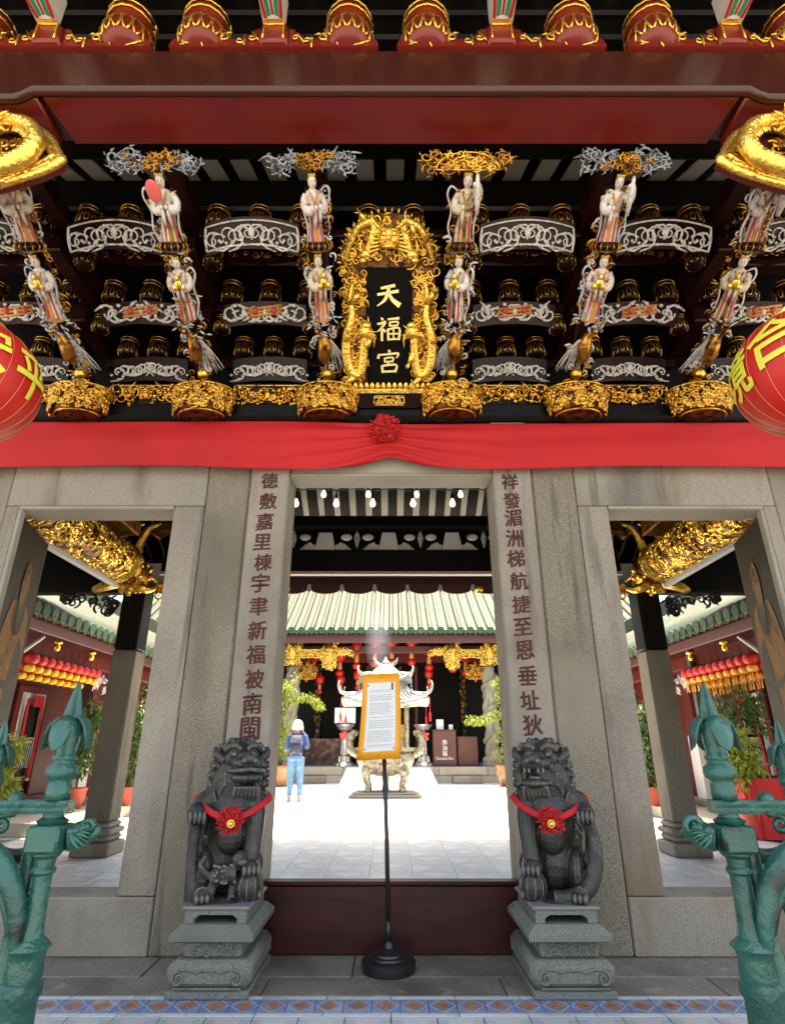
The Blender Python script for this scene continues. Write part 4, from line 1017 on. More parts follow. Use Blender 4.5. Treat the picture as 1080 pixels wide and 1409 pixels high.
# ================================================================== GILDED DRAGON BRACKETS AT THE BEAM ENDS
for s in (-1, 1):
    t = thing('dragon_bracket', f'gilded carved dragon bracket under the {"left" if s < 0 else "right"} end of the red beam', 'bracket', (s * 2.16, 2.3, 4.17), group='gilded dragon brackets at the beam ends')
    b = MB()
    out = [(-.30, .20), (.05, .22), (.2, .16), (.30, .0), (.32, -.03), (.22, -.12), (.0, -.22), (-.3, -.30)]
    rim = [(s * -x, z) for x, z in out]
    rim = [(p.x, p.z) for p in smooth_pts([(x, 0, z) for x, z in rim], 5)]
    b.tube([(x, 0, z) for x, z in rim], .026, 8); b.tube([(x * .86, -.02, z * .86) for x, z in rim], .016, 6)
    mk('rim', b, gold_bright, t, True)
    b = MB(); b.prism(rim, .02, .06); mk('backing', b, M('bracket_red', (.10, .010, .008), .35), t, False)
    b = dragon([(-s * q, y, z) for q, y, z in ((-.34, -.05, -.10), (-.16, -.06, -.19), (.03, -.07, -.18), (.17, -.08, -.11), (.22, -.09, .01), (.15, -.1, .11), (.03, -.1, .13), (-.07, -.09, .08), (-.14, -.08, -.02), (-.24, -.07, .04), (-.34, -.06, .12))], [.03, .045, .05, .05, .048, .046, .046, .046, .046, .042, .03], 21 if s > 0 else 22, 44, 0, False, .026)
    mk('dragon_body', b, gold_bright, t, True)
    b = MB(); h = Vector((s * .02, -.13, .10)); b.ell(h, (.07, .06, .065), 12, 9); b.ell(h + Vector((s * .07, -.02, -.02)), (.05, .045, .035), 10, 7)
    rr_ = R(5)
    for k in range(22):
        e = Vector((-s * rr_.uniform(-.3, 1), rr_.uniform(-.5, .1), rr_.uniform(-.6, .75))).normalized(); b.tube([h, h + e * .08, h + e * .11], [.020, .013, .001], 6)
    for k in range(5): b.ell(h + Vector((s * (.05 + k * .014), -.055, -.02 + .008 * (k % 2))), .012, 6, 5)
    mk('dragon_head', b, gold_bright, t, True)
    b = MB()
    for k in range(9): b.curl((-s * (.02 + .028 * k) , -.02, -.20 + .016 * k), .032, 1.2, k, s, .014, 6, 12)
    rr_ = R(91)
    for k in range(60):
        a = rr_.uniform(0, 6.28); q = math.sqrt(rr_.random()); kk = MB(); kk.curl((0, 0, 0), rr_.uniform(.02, .04), rr_.uniform(.7, 1.2), rr_.uniform(0, 6.3), rr_.choice((-1, 1)), .011, 5, 9, tail=.03); b.add(kk, Matrix.Translation((.25 * q * math.cos(a), rr_.uniform(-.03, .01), .17 * q * math.sin(a) - .02)))
    mk('cloud_scroll', b, gold_bright, t, True)

# ================================================================== BRACKET SETS ON TOP OF THE BEAM
big_b, big_g = lotus(16, .14, .30, .0075)
big_me = mesh_of(big_b, 'lotus_block', M('bracket_red_gloss', (.20, .017, .012), .25), True); bigg_me = mesh_of(big_g, 'gold_lining', gold_bright, True)
head_green = M('head_green', (.02, .22, .10), .4); head_white = M('head_white', (.72, .70, .66), .4); head_red = M('head_red', (.42, .02, .02), .4); set_red = bpy.data.materials['bracket_red_gloss']
for cx in (-2.04, -.695, .655, 2.02):
    b = MB(); b.prism([(p.x, p.z) for p in smooth_pts([(x, 0, z) for x, z in ((-.62, 0), (-.60, .06), (-.50, .12), (-.36, .14), (-.28, .08), (-.2, .06), (-.13, .12), (-.1, .16), (.1, .16), (.13, .12), (.2, .06), (.28, .08), (.36, .14), (.50, .12), (.60, .06), (.62, 0))], 3)], -.09, .07)
    o = mk('bracket_base', b, set_red, gate); o.location = (cx, 2.27 - WY, 4.94)
    g = MB()
    for sg in (-1, 1):
        for k, (x, z, q) in enumerate(((.2, .035, .026), (.30, .065, .036), (.40, .05, .032), (.52, .045, .03), (.13, .06, .026), (.45, .1, .02), (.35, .11, .018))): g.curl((sg * x, -.097, z), q, 1.1, k * 1.7, sg, .0075, 5, 10, tail=.06, lobes=1)
    mk('scroll_lining', g, gold_bright, o, True)
    for dx in (-.44, .44):
        q = link('lotus_block', big_me, gate, (cx + dx, 2.24 - WY, 4.955)); link('gold_lining', bigg_me, q)
    q = link('lotus_block', big_me, gate, (cx + .16, 2.42 - WY, 4.96), scale=(.8,) * 3); link('gold_lining', bigg_me, q)
    b = MB(); b.box(-.085, .085, -.1, .06, 0, .15, .015); o = mk('beam_head_block', b, set_red, gate); o.location = (cx, 2.25 - WY, 4.945)
    g = MB()
    for sg in (-1, 1): g.tube([(sg * .06, -.103, .01), (sg * .06, -.103, .14)], .006, 5)
    g.tube([(-.06, -.103, .14), (.06, -.103, .14)], .006, 5); mk('gold_lining', g, gold_bright, o, True)
    # projecting beam head, its underside painted in chevrons
    b = MB(); b.box(-.07, .07, -1.0, 0, 0, .22, .01)
    h = mk('beam_head', b, head_white, gate); h.location = (cx, 2.16 - WY, 5.09)
    def under(name, poly, m_, z): 
        k = MB(); k.put([(x, y, z) for x, y in poly], [tuple(range(len(poly)))[::-1]]); mk(name, k, m_, h, False)
    under('gold_tip', [(-.066, -.004), (.066, -.004), (.056, -.04), (-.056, -.04)], gold_bright, -.004)
    under('red_line', [(-.056, -.042), (-.036, -.042), (-.05, -.16), (-.068, -.16)], head_red, -.003); under('red_line', [(.036, -.042), (.056, -.042), (.068, -.16), (.05, -.16)], head_red, -.003)
    under('green_wedge', [(-.034, -.05), (-.012, -.06), (-.02, -.2), (-.048, -.2)], head_green, -.0035); under('green_wedge', [(.012, -.06), (.034, -.05), (.048, -.2), (.02, -.2)], head_green, -.0035)
    under('red_line', [(-.007, -.06), (.007, -.06), (.012, -.9), (-.012, -.9)], head_red, -.002)
# dark crosswise rail behind the sets
gbox('upper_rail', -4.7, 4.7, 2.45, 2.6, 5.52, 5.72, black_lac, .02)
gbox('upper_rail', -4.7, 4.7, 2.42, 2.6, 5.73, 6.0, black_lac, .02)

for x in (-2.72, -1.37, -.02, 1.34, 2.7):
    b = MB(); b.box(-.07, .07, 0, .02, 0, .26, .004); o = mk('ceiling_board', b, ceil_white, gate, False); o.location = (x, 2.62 - WY, 5.36); o.rotation_euler = (math.radians(-50), 0, 0)
# ================================================================== WRITING
def glyph(ch, size=1.0, off=.0, ext=.0):
    cu = bpy.data.curves.new('glyph', 'FONT'); cu.body = ch; cu.size = size; cu.offset = off; cu.extrude = ext; cu.align_x = 'CENTER'; cu.resolution_u = 3
    o = bpy.data.objects.new('glyph', cu); COL.objects.link(o)
    bpy.context.view_layer.update()
    me = bpy.data.meshes.new_from_object(o.evaluated_get(bpy.context.evaluated_depsgraph_get()))
    bpy.data.objects.remove(o); bpy.data.curves.remove(cu)
    co = np.empty(len(me.vertices) * 3); me.vertices.foreach_get('co', co); co = co.reshape(-1, 3)
    if len(co):
        co[:, 0] -= (co[:, 0].min() + co[:, 0].max()) / 2; co[:, 1] -= (co[:, 1].min() + co[:, 1].max()) / 2
    return me, co
def stone_char(ch, u, v, w_, Y, parent, slant=.07):
    me, co = glyph(ch, 1, .0, .01)
    k = w_ / max(.1, co[:, 0].max() - co[:, 0].min()); r_ = R(ord(ch))
    out = np.empty_like(co)
    out[:, 0] = co[:, 0] * k + .004 * np.sin(co[:, 1] * 5 + r_.random() * 6) * k * 3
    out[:, 2] = (co[:, 1] + slant * co[:, 0]) * k * 1.03 + .02 * np.sin(co[:, 0] * 6 + r_.random() * 6) * k
    out[:, 1] = -co[:, 2] * .25
    me.vertices.foreach_set('co', out.ravel())
    bm2 = bmesh.new()
    for dx, dz, dy in ((-.0032, 0, 0), (.0032, .0008, -.0004), (0, .0034, -.0008)):                # broaden the strokes like a brush
        me.transform(Matrix.Translation((dx, dy, dz))); bm2.from_mesh(me); me.transform(Matrix.Translation((-dx, -dy, -dz)))
    bm2.to_mesh(me); bm2.free(); me.materials.clear(); me.materials.append(ink_red); me.update()
    P = onY(u, v, Y)
    o = link('inscribed_character', me, parent); o.location = (P.x, P.y - parent.location.y - WY, P.z - parent.location.z) if parent is not gate else (P.x, P.y - WY, P.z)
    o.location.x -= parent.location.x if parent is not gate else 0
    return o
jambs = [o for o in gate.children if o.name.startswith('jamb_stone')]
jl = [o for o in jambs if o.location.x < 0][0]; jr = [o for o in jambs if o.location.x > 0][0]
for txt, cs, par in (('德敷嘉里棟宇聿新福被南閩', [(371, 662), (369, 690), (364, 718), (361, 746), (362, 774), (358, 803), (356, 834), (354, 868), (352, 901), (350, 935), (347, 969), (344, 1003)], jl),
                     ('祥發湄洲梯航捷至恩垂址狄', [(701, 663), (704, 689), (706, 713), (708, 741), (710, 769), (714, 800), (717, 832), (719, 863), (722, 895), (726, 930), (729, 964), (733, 998)], jr)):
    for ch, (u, v) in zip(txt, cs): stone_char(ch, u, v, .118, 3.8945, par)

# ================================================================== RED LANTERNS ON THE PORCH
def lantern(s, C, Rr, chars, name):
    t = thing('paper_lantern', f'large round red lantern with yellow characters, cut by the {"left" if s < 0 else "right"} picture edge', 'lantern', C, group='large round lanterns under the front beam')
    n = 48; prof = [(Rr * math.cos(b_) ** .9 if 0 < abs(b_) < PI / 2 else Rr, Rr * .9 * math.sin(b_)) for b_ in [(-70 + 140 * i / 22) * PI / 180 for i in range(23)]]
    b = MB(); b.lathe(prof, n, rip=(24, .006)); mk('shade', b, lantern_red, t, True)
    b = MB()
    for k in range(24):
        a = 2 * PI * (k + .5) / 24; b.tube([((q + .001) * .995 * math.cos(a + .25 * z), (q + .001) * .995 * math.sin(a + .25 * z), z) for q, z in prof], .0011, 4)
    mk('rib', b, wire_gold, t, True)
    b = MB(); b.lathe([(.09, Rr * .84), (.115, Rr * .86), (.115, Rr * .95), (.09, Rr * .97)], 20); b.lathe([(.09, -Rr * .97), (.115, -Rr * .95), (.115, -Rr * .86), (.09, -Rr * .84)], 20); mk('collar', b, gold_bright, t)
    b = MB(); b.tube([(0, 0, Rr * .95), (s * 2.42 - C[0], .2, 3.98 - C[2])], .005, 6); mk('cord', b, black_plastic, t)
    b = MB()
    for k in range(28):
        a = 2 * PI * k / 28; b.tube([(.05 * math.cos(a), .05 * math.sin(a), -Rr * .95), (.06 * math.cos(a), .06 * math.sin(a), -Rr * 1.9)], .006, 4)
    mk('tassel', b, lantern_yellow, t)
    for ch, az, lat, w_ in chars:
        me, co = glyph(ch, 1, .018, .0)
        bm = bmesh.new(); bm.from_mesh(me)
        for v_ in bm.verts: v_.co = Vector((v_.co.x, v_.co.y, 0))
        xs_ = [v_.co.x for v_ in bm.verts]; ys_ = [v_.co.y for v_ in bm.verts]; mx_, my_ = (min(xs_) + max(xs_)) / 2, (min(ys_) + max(ys_)) / 2; k = w_ / (max(xs_) - min(xs_))
        bmesh.ops.triangulate(bm, faces=bm.faces[:])
        for _ in range(3):
            lg = [e for e in bm.edges if e.calc_length() * k > .03]
            if lg: bmesh.ops.subdivide_edges(bm, edges=lg, cuts=1); bmesh.ops.triangulate(bm, faces=bm.faces[:])
        for v_ in bm.verts:
            x, y = (v_.co.x - mx_) * k, (v_.co.y - my_) * k * 1.15 + .09 * (v_.co.x - mx_) * k
            b2 = lat + y / (Rr * .92); rr_ = Rr * math.cos(b2) ** .9 * 1.012 + .003
            a = az + x / (Rr * math.cos(lat))
            v_.co = Vector((rr_ * math.cos(a), rr_ * math.sin(a), Rr * .9 * math.sin(b2)))
        bm.to_mesh(me); bm.free(); me.materials.clear(); me.materials.append(lantern_yellow); me.update()
        link('yellow_character', me, t)
    return t
rad_ = math.radians
lantern(1, (1.80, 2.1, 2.585), .30, [('合', rad_(-148), .25, .22), ('境', rad_(-190), .02, .2), ('平', rad_(-60), .2, .2), ('安', rad_(30), .2, .2)], 'r')
lantern(-1, (-1.83, 2.1, 2.545), .30, [('平', rad_(2), .06, .2), ('安', rad_(-42), .15, .19), ('合', rad_(-120), .2, .2), ('境', rad_(130), .2, .2)], 'l')

# ================================================================== PAINTED DOOR GUARDIANS
for d, s in leafs:
    f = .0225 if s > 0 else -.0225
    def paint(name, poly, m_, k, mir=False):
        b = MB(); yy = f + (-.0012 * k if s < 0 else .0012 * k)
        P = [(x, yy, z) for x, z in poly]
        ar = sum(poly[i][0] * poly[(i + 1) % len(poly)][1] - poly[(i + 1) % len(poly)][0] * poly[i][1] for i in range(len(poly)))
        if (ar < 0) != (s > 0): P = P[::-1]
        b.put(P, [tuple(range(len(P)))]); return mk(name, b, m_, d, False)
    c = .33
    def sp(pts, k=4): return [(c + (p.x - c) * 1.25, p.z) for p in smooth_pts([(x, 0, z) for x, z in pts] + [(pts[0][0], 0, pts[0][1])], k)[:-1]]
    paint('painted_robe', sp([(c - .13, 2.08), (c + .13, 2.08), (c + .2, 1.85), (c + .23, 1.5), (c + .18, 1.2), (c + .2, .7), (c + .18, .42), (c - .18, .42), (c - .2, .7), (c - .17, 1.2), (c - .23, 1.5), (c - .2, 1.85)]), paint_brown, 1)
    paint('painted_collar', sp([(c - .07, 2.09), (c + .07, 2.09), (c + .1, 1.98), (c + .05, 1.86), (c - .05, 1.86), (c - .1, 1.98)]), paint_dark, 2)
    paint('painted_face', sp([(c - .055, 2.2), (c - .05, 2.12), (c, 2.0), (c + .05, 2.12), (c + .055, 2.2), (c, 2.25)]), paint_face, 3)
    paint('painted_hat', sp([(c - .075, 2.2), (c - .06, 2.26), (c - .045, 2.35), (c, 2.40), (c + .045, 2.35), (c + .06, 2.26), (c + .075, 2.2), (c, 2.235)]), paint_brown, 4)
    paint('painted_hat_band', sp([(c - .04, 2.29), (c, 2.37), (c + .04, 2.29), (c, 2.31)]), paint_dark, 5)
    paint('painted_beard', sp([(c - .05, 2.1), (c - .045, 1.98), (c, 1.84), (c + .045, 1.98), (c + .05, 2.1), (c, 2.06)]), hair_black, 4.4)
    for zz in (.55, .78, 1.02):
        paint('painted_hem', sp([(c - .18, zz), (c, zz - .03), (c + .18, zz), (c + .18, zz - .014), (c, zz - .045), (c - .18, zz - .014)]), gold_old, 4.0)
    for sg in (-1, 1):
        paint('painted_sleeve', sp([(c + sg * .1, 1.85), (c + sg * .19, 1.75), (c + sg * .22, 1.45), (c + sg * .15, 1.05), (c + sg * .06, 1.1), (c + sg * .05, 1.5)]), paint_dark if sg > 0 else paint_brown, 2.4 + sg * .2)
        paint('painted_eye', [(c + sg * .012, 2.165), (c + sg * .035, 2.17), (c + sg * .024, 2.178)], hair_black, 5)
    for zz in (1.62, 1.3):
        paint('painted_sash', sp([(c - .19, zz), (c, zz - .1), (c + .19, zz), (c + .17, zz - .04), (c, zz - .15), (c - .17, zz - .04)]), paint_dark, 3.4)
    for k in range(6):
        x = c - .13 + k * .052; paint('painted_fold', [(x, 1.15), (x + .012, 1.15), (x + .02, .5), (x + .004, .5)], paint_dark, 3.8)

# ================================================================== STONE LIONS
def edge_contrast(m, amt=.5, col=(.30, .295, .28)):  # paints convex edges paler, for light-dark contrast in the carving
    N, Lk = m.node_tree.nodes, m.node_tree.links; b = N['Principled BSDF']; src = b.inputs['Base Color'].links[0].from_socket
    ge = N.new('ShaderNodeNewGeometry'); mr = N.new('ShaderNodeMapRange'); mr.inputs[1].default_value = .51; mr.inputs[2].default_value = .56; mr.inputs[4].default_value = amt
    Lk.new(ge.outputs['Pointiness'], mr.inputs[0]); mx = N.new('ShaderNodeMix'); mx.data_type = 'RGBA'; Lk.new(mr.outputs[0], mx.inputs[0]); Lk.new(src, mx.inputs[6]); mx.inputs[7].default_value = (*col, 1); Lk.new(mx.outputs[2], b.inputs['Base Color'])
edge_contrast(dark_stone, .55)
def remesh(mb, name, mat, vox=.006, sm=2):
    me = mesh_of(mb, name, mat); o = link(name, me); 
    mo = o.modifiers.new('r', 'REMESH'); mo.mode = 'VOXEL'; mo.voxel_size = vox; mo.use_smooth_shade = True
    s_ = o.modifiers.new('s', 'SMOOTH'); s_.factor = .5; s_.iterations = sm
    bpy.context.view_layer.update()
    m2 = bpy.data.meshes.new_from_object(o.evaluated_get(bpy.context.evaluated_depsgraph_get()))
    bpy.data.objects.remove(o); m2.materials.clear(); m2.materials.append(mat); m2.name = name
    return m2
def lion_mesh(s, open_mouth, cub):
    """s=+1: raised paw on +x"""
    b = MB(); r_ = R(3)
    def T(pts, rad, n=12, k=5, flat=1): b.tube(smooth_pts([(s * x, y, z) for x, y, z in pts], k), lerpl(rad, (len(pts) - 1) * k + 1), n, flat=flat)
    def E(c, rr, rot=None): b.ell((s * c[0], c[1], c[2]), rr, 14, 10, rot=rot)
    # trunk: haunches, upright belly, chest
    E((0, .08, .15), (.15, .15, .16)); T([(0, .09, .12), (0, .06, .28), (0, .02, .42), (0, .0, .52)], [.15, .13, .135, .12]); E((0, -.06, .42), (.125, .10, .11)); E((0, -.055, .30), (.085, .08, .10))
    # hind legs folded at the sides
    for sg in (-1, 1):
        E((sg * .125, .03, .12), (.065, .13, .12)); T([(sg * .135, .0, .06), (sg * .14, -.09, .04), (sg * .135, -.15, .035)], [.05, .045, .042])
        for q in (-1, 0, 1): E((sg * .135 + q * .026, -.175, .028), (.017, .03, .024))
    # raised fore leg (outer side)
    T([(.10, -.03, .47), (.165, -.03, .44), (.20, -.06, .39)], [.075, .062, .05]); E((.20, -.09, .405), (.052, .062, .052))
    for q in range(4): E((.165 + q * .024, -.145, .395 - .004 * abs(q - 1.5)), (.0145, .026, .032))
    if cub:     # drapery post under the paw
        T([(.195, -.07, .38), (.20, -.05, .25), (.19, -.05, .12), (.17, -.05, .0)], [.038, .03, .034, .05])
        T([(.155, -.02, .38), (.165, .0, .2), (.16, .0, .0)], [.03, .026, .04])
    else:       # long tail sweeping up to the paw
        T([(.20, -.08, .38), (.225, -.06, .30), (.225, -.07, .18), (.18, -.10, .07), (.09, -.14, .025), (.0, -.16, .022)], [.034, .036, .042, .045, .04, .03], 12, 6)
        T([(.205, -.05, .36), (.20, -.03, .25), (.17, -.02, .13)], [.02, .022, .02])
    # planted fore leg (inner side), paw on the ball
    T([(-.095, -.05, .47), (-.12, -.09, .38), (-.118, -.11, .27), (-.105, -.13, .165)], [.078, .06, .048, .046]); E((-.105, -.15, .15), (.056, .06, .042))
    for q in range(4): E((-.143 + q * .025, -.20, .142), (.0145, .026, .026))
    b.ell((s * -.11, -.145, .065), (.072, .072, .072), 18, 14)
    if cub:     # little one climbing
        T([(.09, -.12, .10), (.03, -.14, .125), (-.03, -.15, .12)], [.04, .05, .045]); E((-.045, -.165, .19), (.042, .042, .042)); E((-.055, -.20, .182), (.025, .02, .018))
        T([(.08, -.13, .08), (.10, -.15, .02)], [.026, .024], 10, 4); T([(-.02, -.14, .1), (-.02, -.15, .02)], [.024, .022], 10, 4); T([(.10, -.1, .11), (.15, -.1, .16), (.13, -.08, .2)], [.02, .016, .01]); T([(-.04, -.16, .15), (-.06, -.19, .21)], [.02, .018], 8, 3)
        for k in range(46):
            a = r_.uniform(-1, 1); E((.03 + .06 * a, -.14 - .045 * math.cos(r_.uniform(-1, 1)), .125 + r_.uniform(-.035, .045)), (.008, .008, .008))
    # neck and head, turned a little towards the doorway
    hx, hy, hz = -.02, -.03, .645
    T([(0, .0, .48), (0, .0, .56), (hx, -.01, .63)], [.125, .14, .13]); E((hx, hy + .02, hz), (.128, .125, .115)); E((hx, hy - .06, hz + .03), (.105, .075, .06)); 
    mx, my, mz = hx - .03, hy - .115, hz - .02
    E((mx, my + .01, mz + .028), (.095, .07, .042)); E((mx, my - .055, mz + .052), (.042, .026, .026))                       # upper jaw, nose
    for sg in (-1, 1): E((mx + sg * .028, my - .065, mz + .042), (.017, .016, .015))
    if open_mouth:
        E((mx, my + .02, mz - .075), (.08, .06, .028)); T([(mx - .085, my + .02, mz + .02), (mx - .095, my + .04, mz - .03), (mx - .075, my + .02, mz - .08)], [.022, .02, .02]); T([(mx + .085, my + .02, mz + .02), (mx + .095, my + .04, mz - .03), (mx + .075, my + .02, mz - .08)], [.022, .02, .02])
        E((mx, my + .0, mz - .045), (.035, .05, .012)); 
        for q in (-2, -1, 1, 2): E((mx + q * .026, my - .045 + abs(q) * .006, mz - .008), (.009, .009, .016))
    else:
        E((mx, my + .012, mz - .045), (.088, .062, .032)); 
        T([(mx - .10, my + .03, mz - .012), (mx - .05, my - .058, mz - .008), (mx, my - .066, mz - .002), (mx + .05, my - .058, mz - .008), (mx + .10, my + .03, mz - .012)], [.010, .012, .012, .012, .010], 8)
    for sg in (-1, 1):
        E((hx + sg * .055, hy - .115, hz + .055), (.027, .022, .024)); E((hx + sg * .055, hy - .135, hz + .053), (.013, .010, .012))
        T([(hx + sg * .02, hy - .125, hz + .078), (hx + sg * .06, hy - .125, hz + .098), (hx + sg * .105, hy - .09, hz + .075)], [.014, .019, .014], 8)     # brow
        T([(hx + sg * .1, hy - .05, hz + .02), (hx + sg * .145, hy - .03, hz + .05), (hx + sg * .15, hy, hz + .09)], [.024, .026, .01], 8)                        # ear
        for k in range(4): T([(hx + sg * .085, hy - .09, hz - .045 - .016 * k), (hx + sg * .11, hy - .07, hz - .07 - .022 * k), (hx + sg * .10, hy - .06, hz - .115 - .022 * k)], [.012, .012, .004], 7, 3)
    for k in range(7): T([(mx - .06 + .02 * k, my - .01, mz - .09), (mx - .066 + .022 * k, my + .0, mz - .13), (mx - .06 + .02 * k, my + .02, mz - .17)], [.011, .012, .004], 7, 3)        # beard
    # mane: rows of snail curls over crown, sides and back
    for ring, (zz, rad, n_) in enumerate(((.11, .055, 6), (.085, .10, 10), (.045, .13, 13), (-.005, .142, 13), (-.055, .148, 13), (-.105, .148, 12), (-.155, .14, 11))):
        for k in range(n_):
            a = PI / 2 + (k - (n_ - 1) / 2) * (2.0 * PI / n_) * .82 + .1 * (ring % 2)
            d = Vector((math.cos(a), math.sin(a) * .95, 0)); c = Vector((hx, hy + .03, hz + zz)) + d * rad
            if ring > 1 and d.y < -.35: continue
            E((c.x, c.y, c.z), (.029, .029, .027))
            up = Vector((0, 0, 1)); nr = (d + up * (.9 if ring < 2 else .15)).normalized(); tv = nr.cross(up).normalized(); bv = nr.cross(tv)
            P = []
            for j in range(10):
                q = j / 9; aa = 6.28 * 1.5 * q; rr_ = .024 * (1 - .75 * q); P.append(c + nr * (.024 + .008 * q) + tv * math.cos(aa) * rr_ + bv * math.sin(aa) * rr_)
            b.tube([(s * p.x, p.y, p.z) for p in P], .006, 6)
    # spine ridge, toes
    for k in range(9): E((0, .12 - .004 * k + .02, .12 + .05 * k), (.02, .035, .028))
    T([(0, .18, .08), (.06, .22, .2), (.04, .2, .34), (-.03, .18, .42)], [.035, .045, .05, .02])
    # ribbons of fur on the elbows and flank flames
    for sg in (-1, 1):
        for k in range(4): T([(sg * .135, .03 - .02 * k, .40 - .035 * k), (sg * (.17 - .006 * k), .05 - .02 * k, .36 - .035 * k), (sg * .15, .08 - .02 * k, .31 - .035 * k)], [.012, .014, .003], 7, 3)
        for k in range(3): T([(sg * .175, -.02 + .04 * k, .2), (sg * .19, .0 + .04 * k, .14), (sg * .18, .03 + .04 * k, .09)], [.008, .012, .004], 7, 3)
    # stone stand under the beast
    b.ell((0, -.01, .0), (.17, .2, .022), 18, 8)
    # ball net
    for k in range(5):
        a = PI * k / 5; b.tube([(s * -.11 + .074 * math.cos(t_) * math.cos(a), -.145 + .074 * math.cos(t_) * math.sin(a), .065 + .074 * math.sin(t_)) for t_ in [2 * PI * j / 16 for j in range(17)]], .005, 5)
    return b
for s, side, cub in ((-1, 'left', True), (1, 'right', False)):
    cx = s * .875; cy = 3.60
    li = thing('stone_lion', ('dark stone guardian lion with a cub, closed mouth, left of the doorway' if cub else 'dark stone guardian lion with open mouth, right of the doorway'), 'lion statue', (cx, cy, .36), group='guardian lions flanking the doorway', scale=(.95, .93, .99), rot=(0, 0, math.radians(-s * 20)))
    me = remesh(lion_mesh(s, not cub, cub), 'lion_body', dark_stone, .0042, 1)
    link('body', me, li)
    # plinth: its own block of carved stone
    pl = thing('lion_plinth', f'moulded grey stone plinth under the {side} lion', 'plinth', (cx - s * .018, 3.61, 0), group='plinths of the two lions')
    b = MB(); b.box(-.195, .195, -.27, .27, 0, .035, .006); b.box(-.20, .20, -.275, .275, .0355, .15, .03); mk('base_block', b, plinth_stone, pl)
    b = MB(); b.box(-.142, .142, -.225, .225, .151, .215, .008); mk('waist', b, plinth_stone, pl)
    b = MB(); b.loft([[(sx * q, sy * (q + .075), z) for sx, sy in ((-1, -1), (1, -1), (1, 1), (-1, 1))] for q, z in ((.17, .216), (.20, .228), (.20, .252), (.165, .285), (.16, .289))]); mk('cap', b, plinth_stone, pl, False)
    b = MB(); b.prism([(-.15, .29), (-.15, .345), (.15, .345), (.15, .29), (.105, .29), (.105, .31), (.08, .325), (-.08, .325), (-.105, .31), (-.105, .29)], -.225, .2); mk('foot_stand', b, plinth_stone, pl)
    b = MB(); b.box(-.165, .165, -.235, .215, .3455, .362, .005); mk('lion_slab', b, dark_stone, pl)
    b = MB()
    for sg in (-1, 1):
        b.curl((sg * .135, -.278, .085), .032, 1.4, PI / 2, -sg, .0075, 6, 16, tail=.0)
        b.tube(smooth_pts([(sg * .135, -.277, .118), (sg * .09, -.277, .12), (sg * .06, -.277, .108), (sg * .03, -.277, .118), (0, -.277, .114)]), .006, 5)
    b.tube([(-.16, -.274, .045), (.16, -.274, .045)], .005, 5); mk('scroll_relief', b, plinth_stone, pl, True)
    b = MB(); rr_ = R(40 + s)
    for k in range(22): b.curl((rr_.uniform(-.12, .12), -.226, rr_.uniform(.168, .2)), rr_.uniform(.012, .02), 1, rr_.uniform(0, 6), rr_.choice((-1, 1)), .006, 5, 8, tail=.02)
    mk('waist_relief', b, plinth_stone, pl, True)
    # ribbon and rosette
    rb_ = thing('lion_ribbon', f'red ribbon with gold centred rosette tied round the {side} lion', 'ribbon', (cx, cy, .785), (0, 0, math.radians(-s * 12)), group='red ribbons on the lions')
    b = MB(); P = smooth_pts([(-.20, -.02, .05), (-.155, -.105, .012), (-.08, -.165, -.025), (0, -.18, -.045), (.08, -.165, -.025), (.155, -.105, .012), (.20, -.02, .05), (.15, .12, .07), (0, .16, .075), (-.15, .12, .07), (-.20, -.02, .05)], 5)
    b.tube(P, .017, 8, flat=.3, up=(0, -1, .0)); mk('band', b, rosette_red, rb_, True)
    b = MB(); rr_ = R(60 + s)
    for k in range(150):
        a = rr_.uniform(0, 6.28); q = .058 * math.sqrt(rr_.random()); d = Vector((math.cos(a) * q, -.03 * (1 - (q / .06) ** 2), math.sin(a) * q)); u_ = Vector((math.cos(a + rr_.uniform(-.6, .6)), rr_.uniform(-.9, -.1), math.sin(a + rr_.uniform(-.6, .6))))
        b.tube([d, d + u_ * .01, d + u_ * .02], [.004, .0075, .003], 5, flat=.35)
    b.ell((0, 0, 0), (.055, .025, .055), 14, 9); ro = mk('flower', b, rosette_red, rb_, True); ro.location = (s * -.005, -.195, -.05)
    b = MB(); b.ell((0, -.05, -.012), (.012, .01, .012), 10, 8)
    for k in range(12):
        a = 2 * PI * k / 12; b.ell((.016 * math.cos(a), -.045, -.012 + .016 * math.sin(a)), (.006, .005, .006), 6, 5)
    mk('gold_centre', b, gold_bright, ro, True)

# ================================================================== NOTICE ON A STAND
st = thing('notice_stand', 'orange notice board with printed sheet on a black pole stand', 'sign stand', (-.012, 3.735, 0))
b = MB(); b.lathe([(.14, 0), (.142, .012), (.142, .045), (.13, .055), (.105, .058), (.1, .066), (.085, .07), (.082, .08), (.055, .085), (.045, .095), (.03, .1), (.026, .12), (.016, .13)], 40, (0, 0, .0)); mk('base', b, black_plastic, st)
b = MB(); b.tube([(0, 0, .12), (-.012, 0, .6), (-.03, 0, 1.08)], .0125, 12); b.tube([(0, 0, .12), (-.004, 0, .22)], .016, 12); mk('pole', b, black_plastic, st, True)
b = MB(); rings = []
def bd(q, h, w0, w1, zz0, zz1, y): 
    c0 = -.062 + .012 * h; bend = .016 * math.sin(q * PI * .9 + h * 1.2) + .012 * math.cos(h * 5.5) * (q - .4)
    return (c0 + (q - .5) * (w0 + (w1 - w0) * (1 - h)) + .008 * math.sin(h * PI), y - bend, zz0 + (zz1 - zz0) * h + .014 * (q - .5))
for y in (-.035, -.028):
    pass
b.loft([[bd(i / 8, j / 8, .222, .252, 1.02, 1.505, -.035) for i in range(9)] for j in range(9)][::-1], caps=False, closed=False)
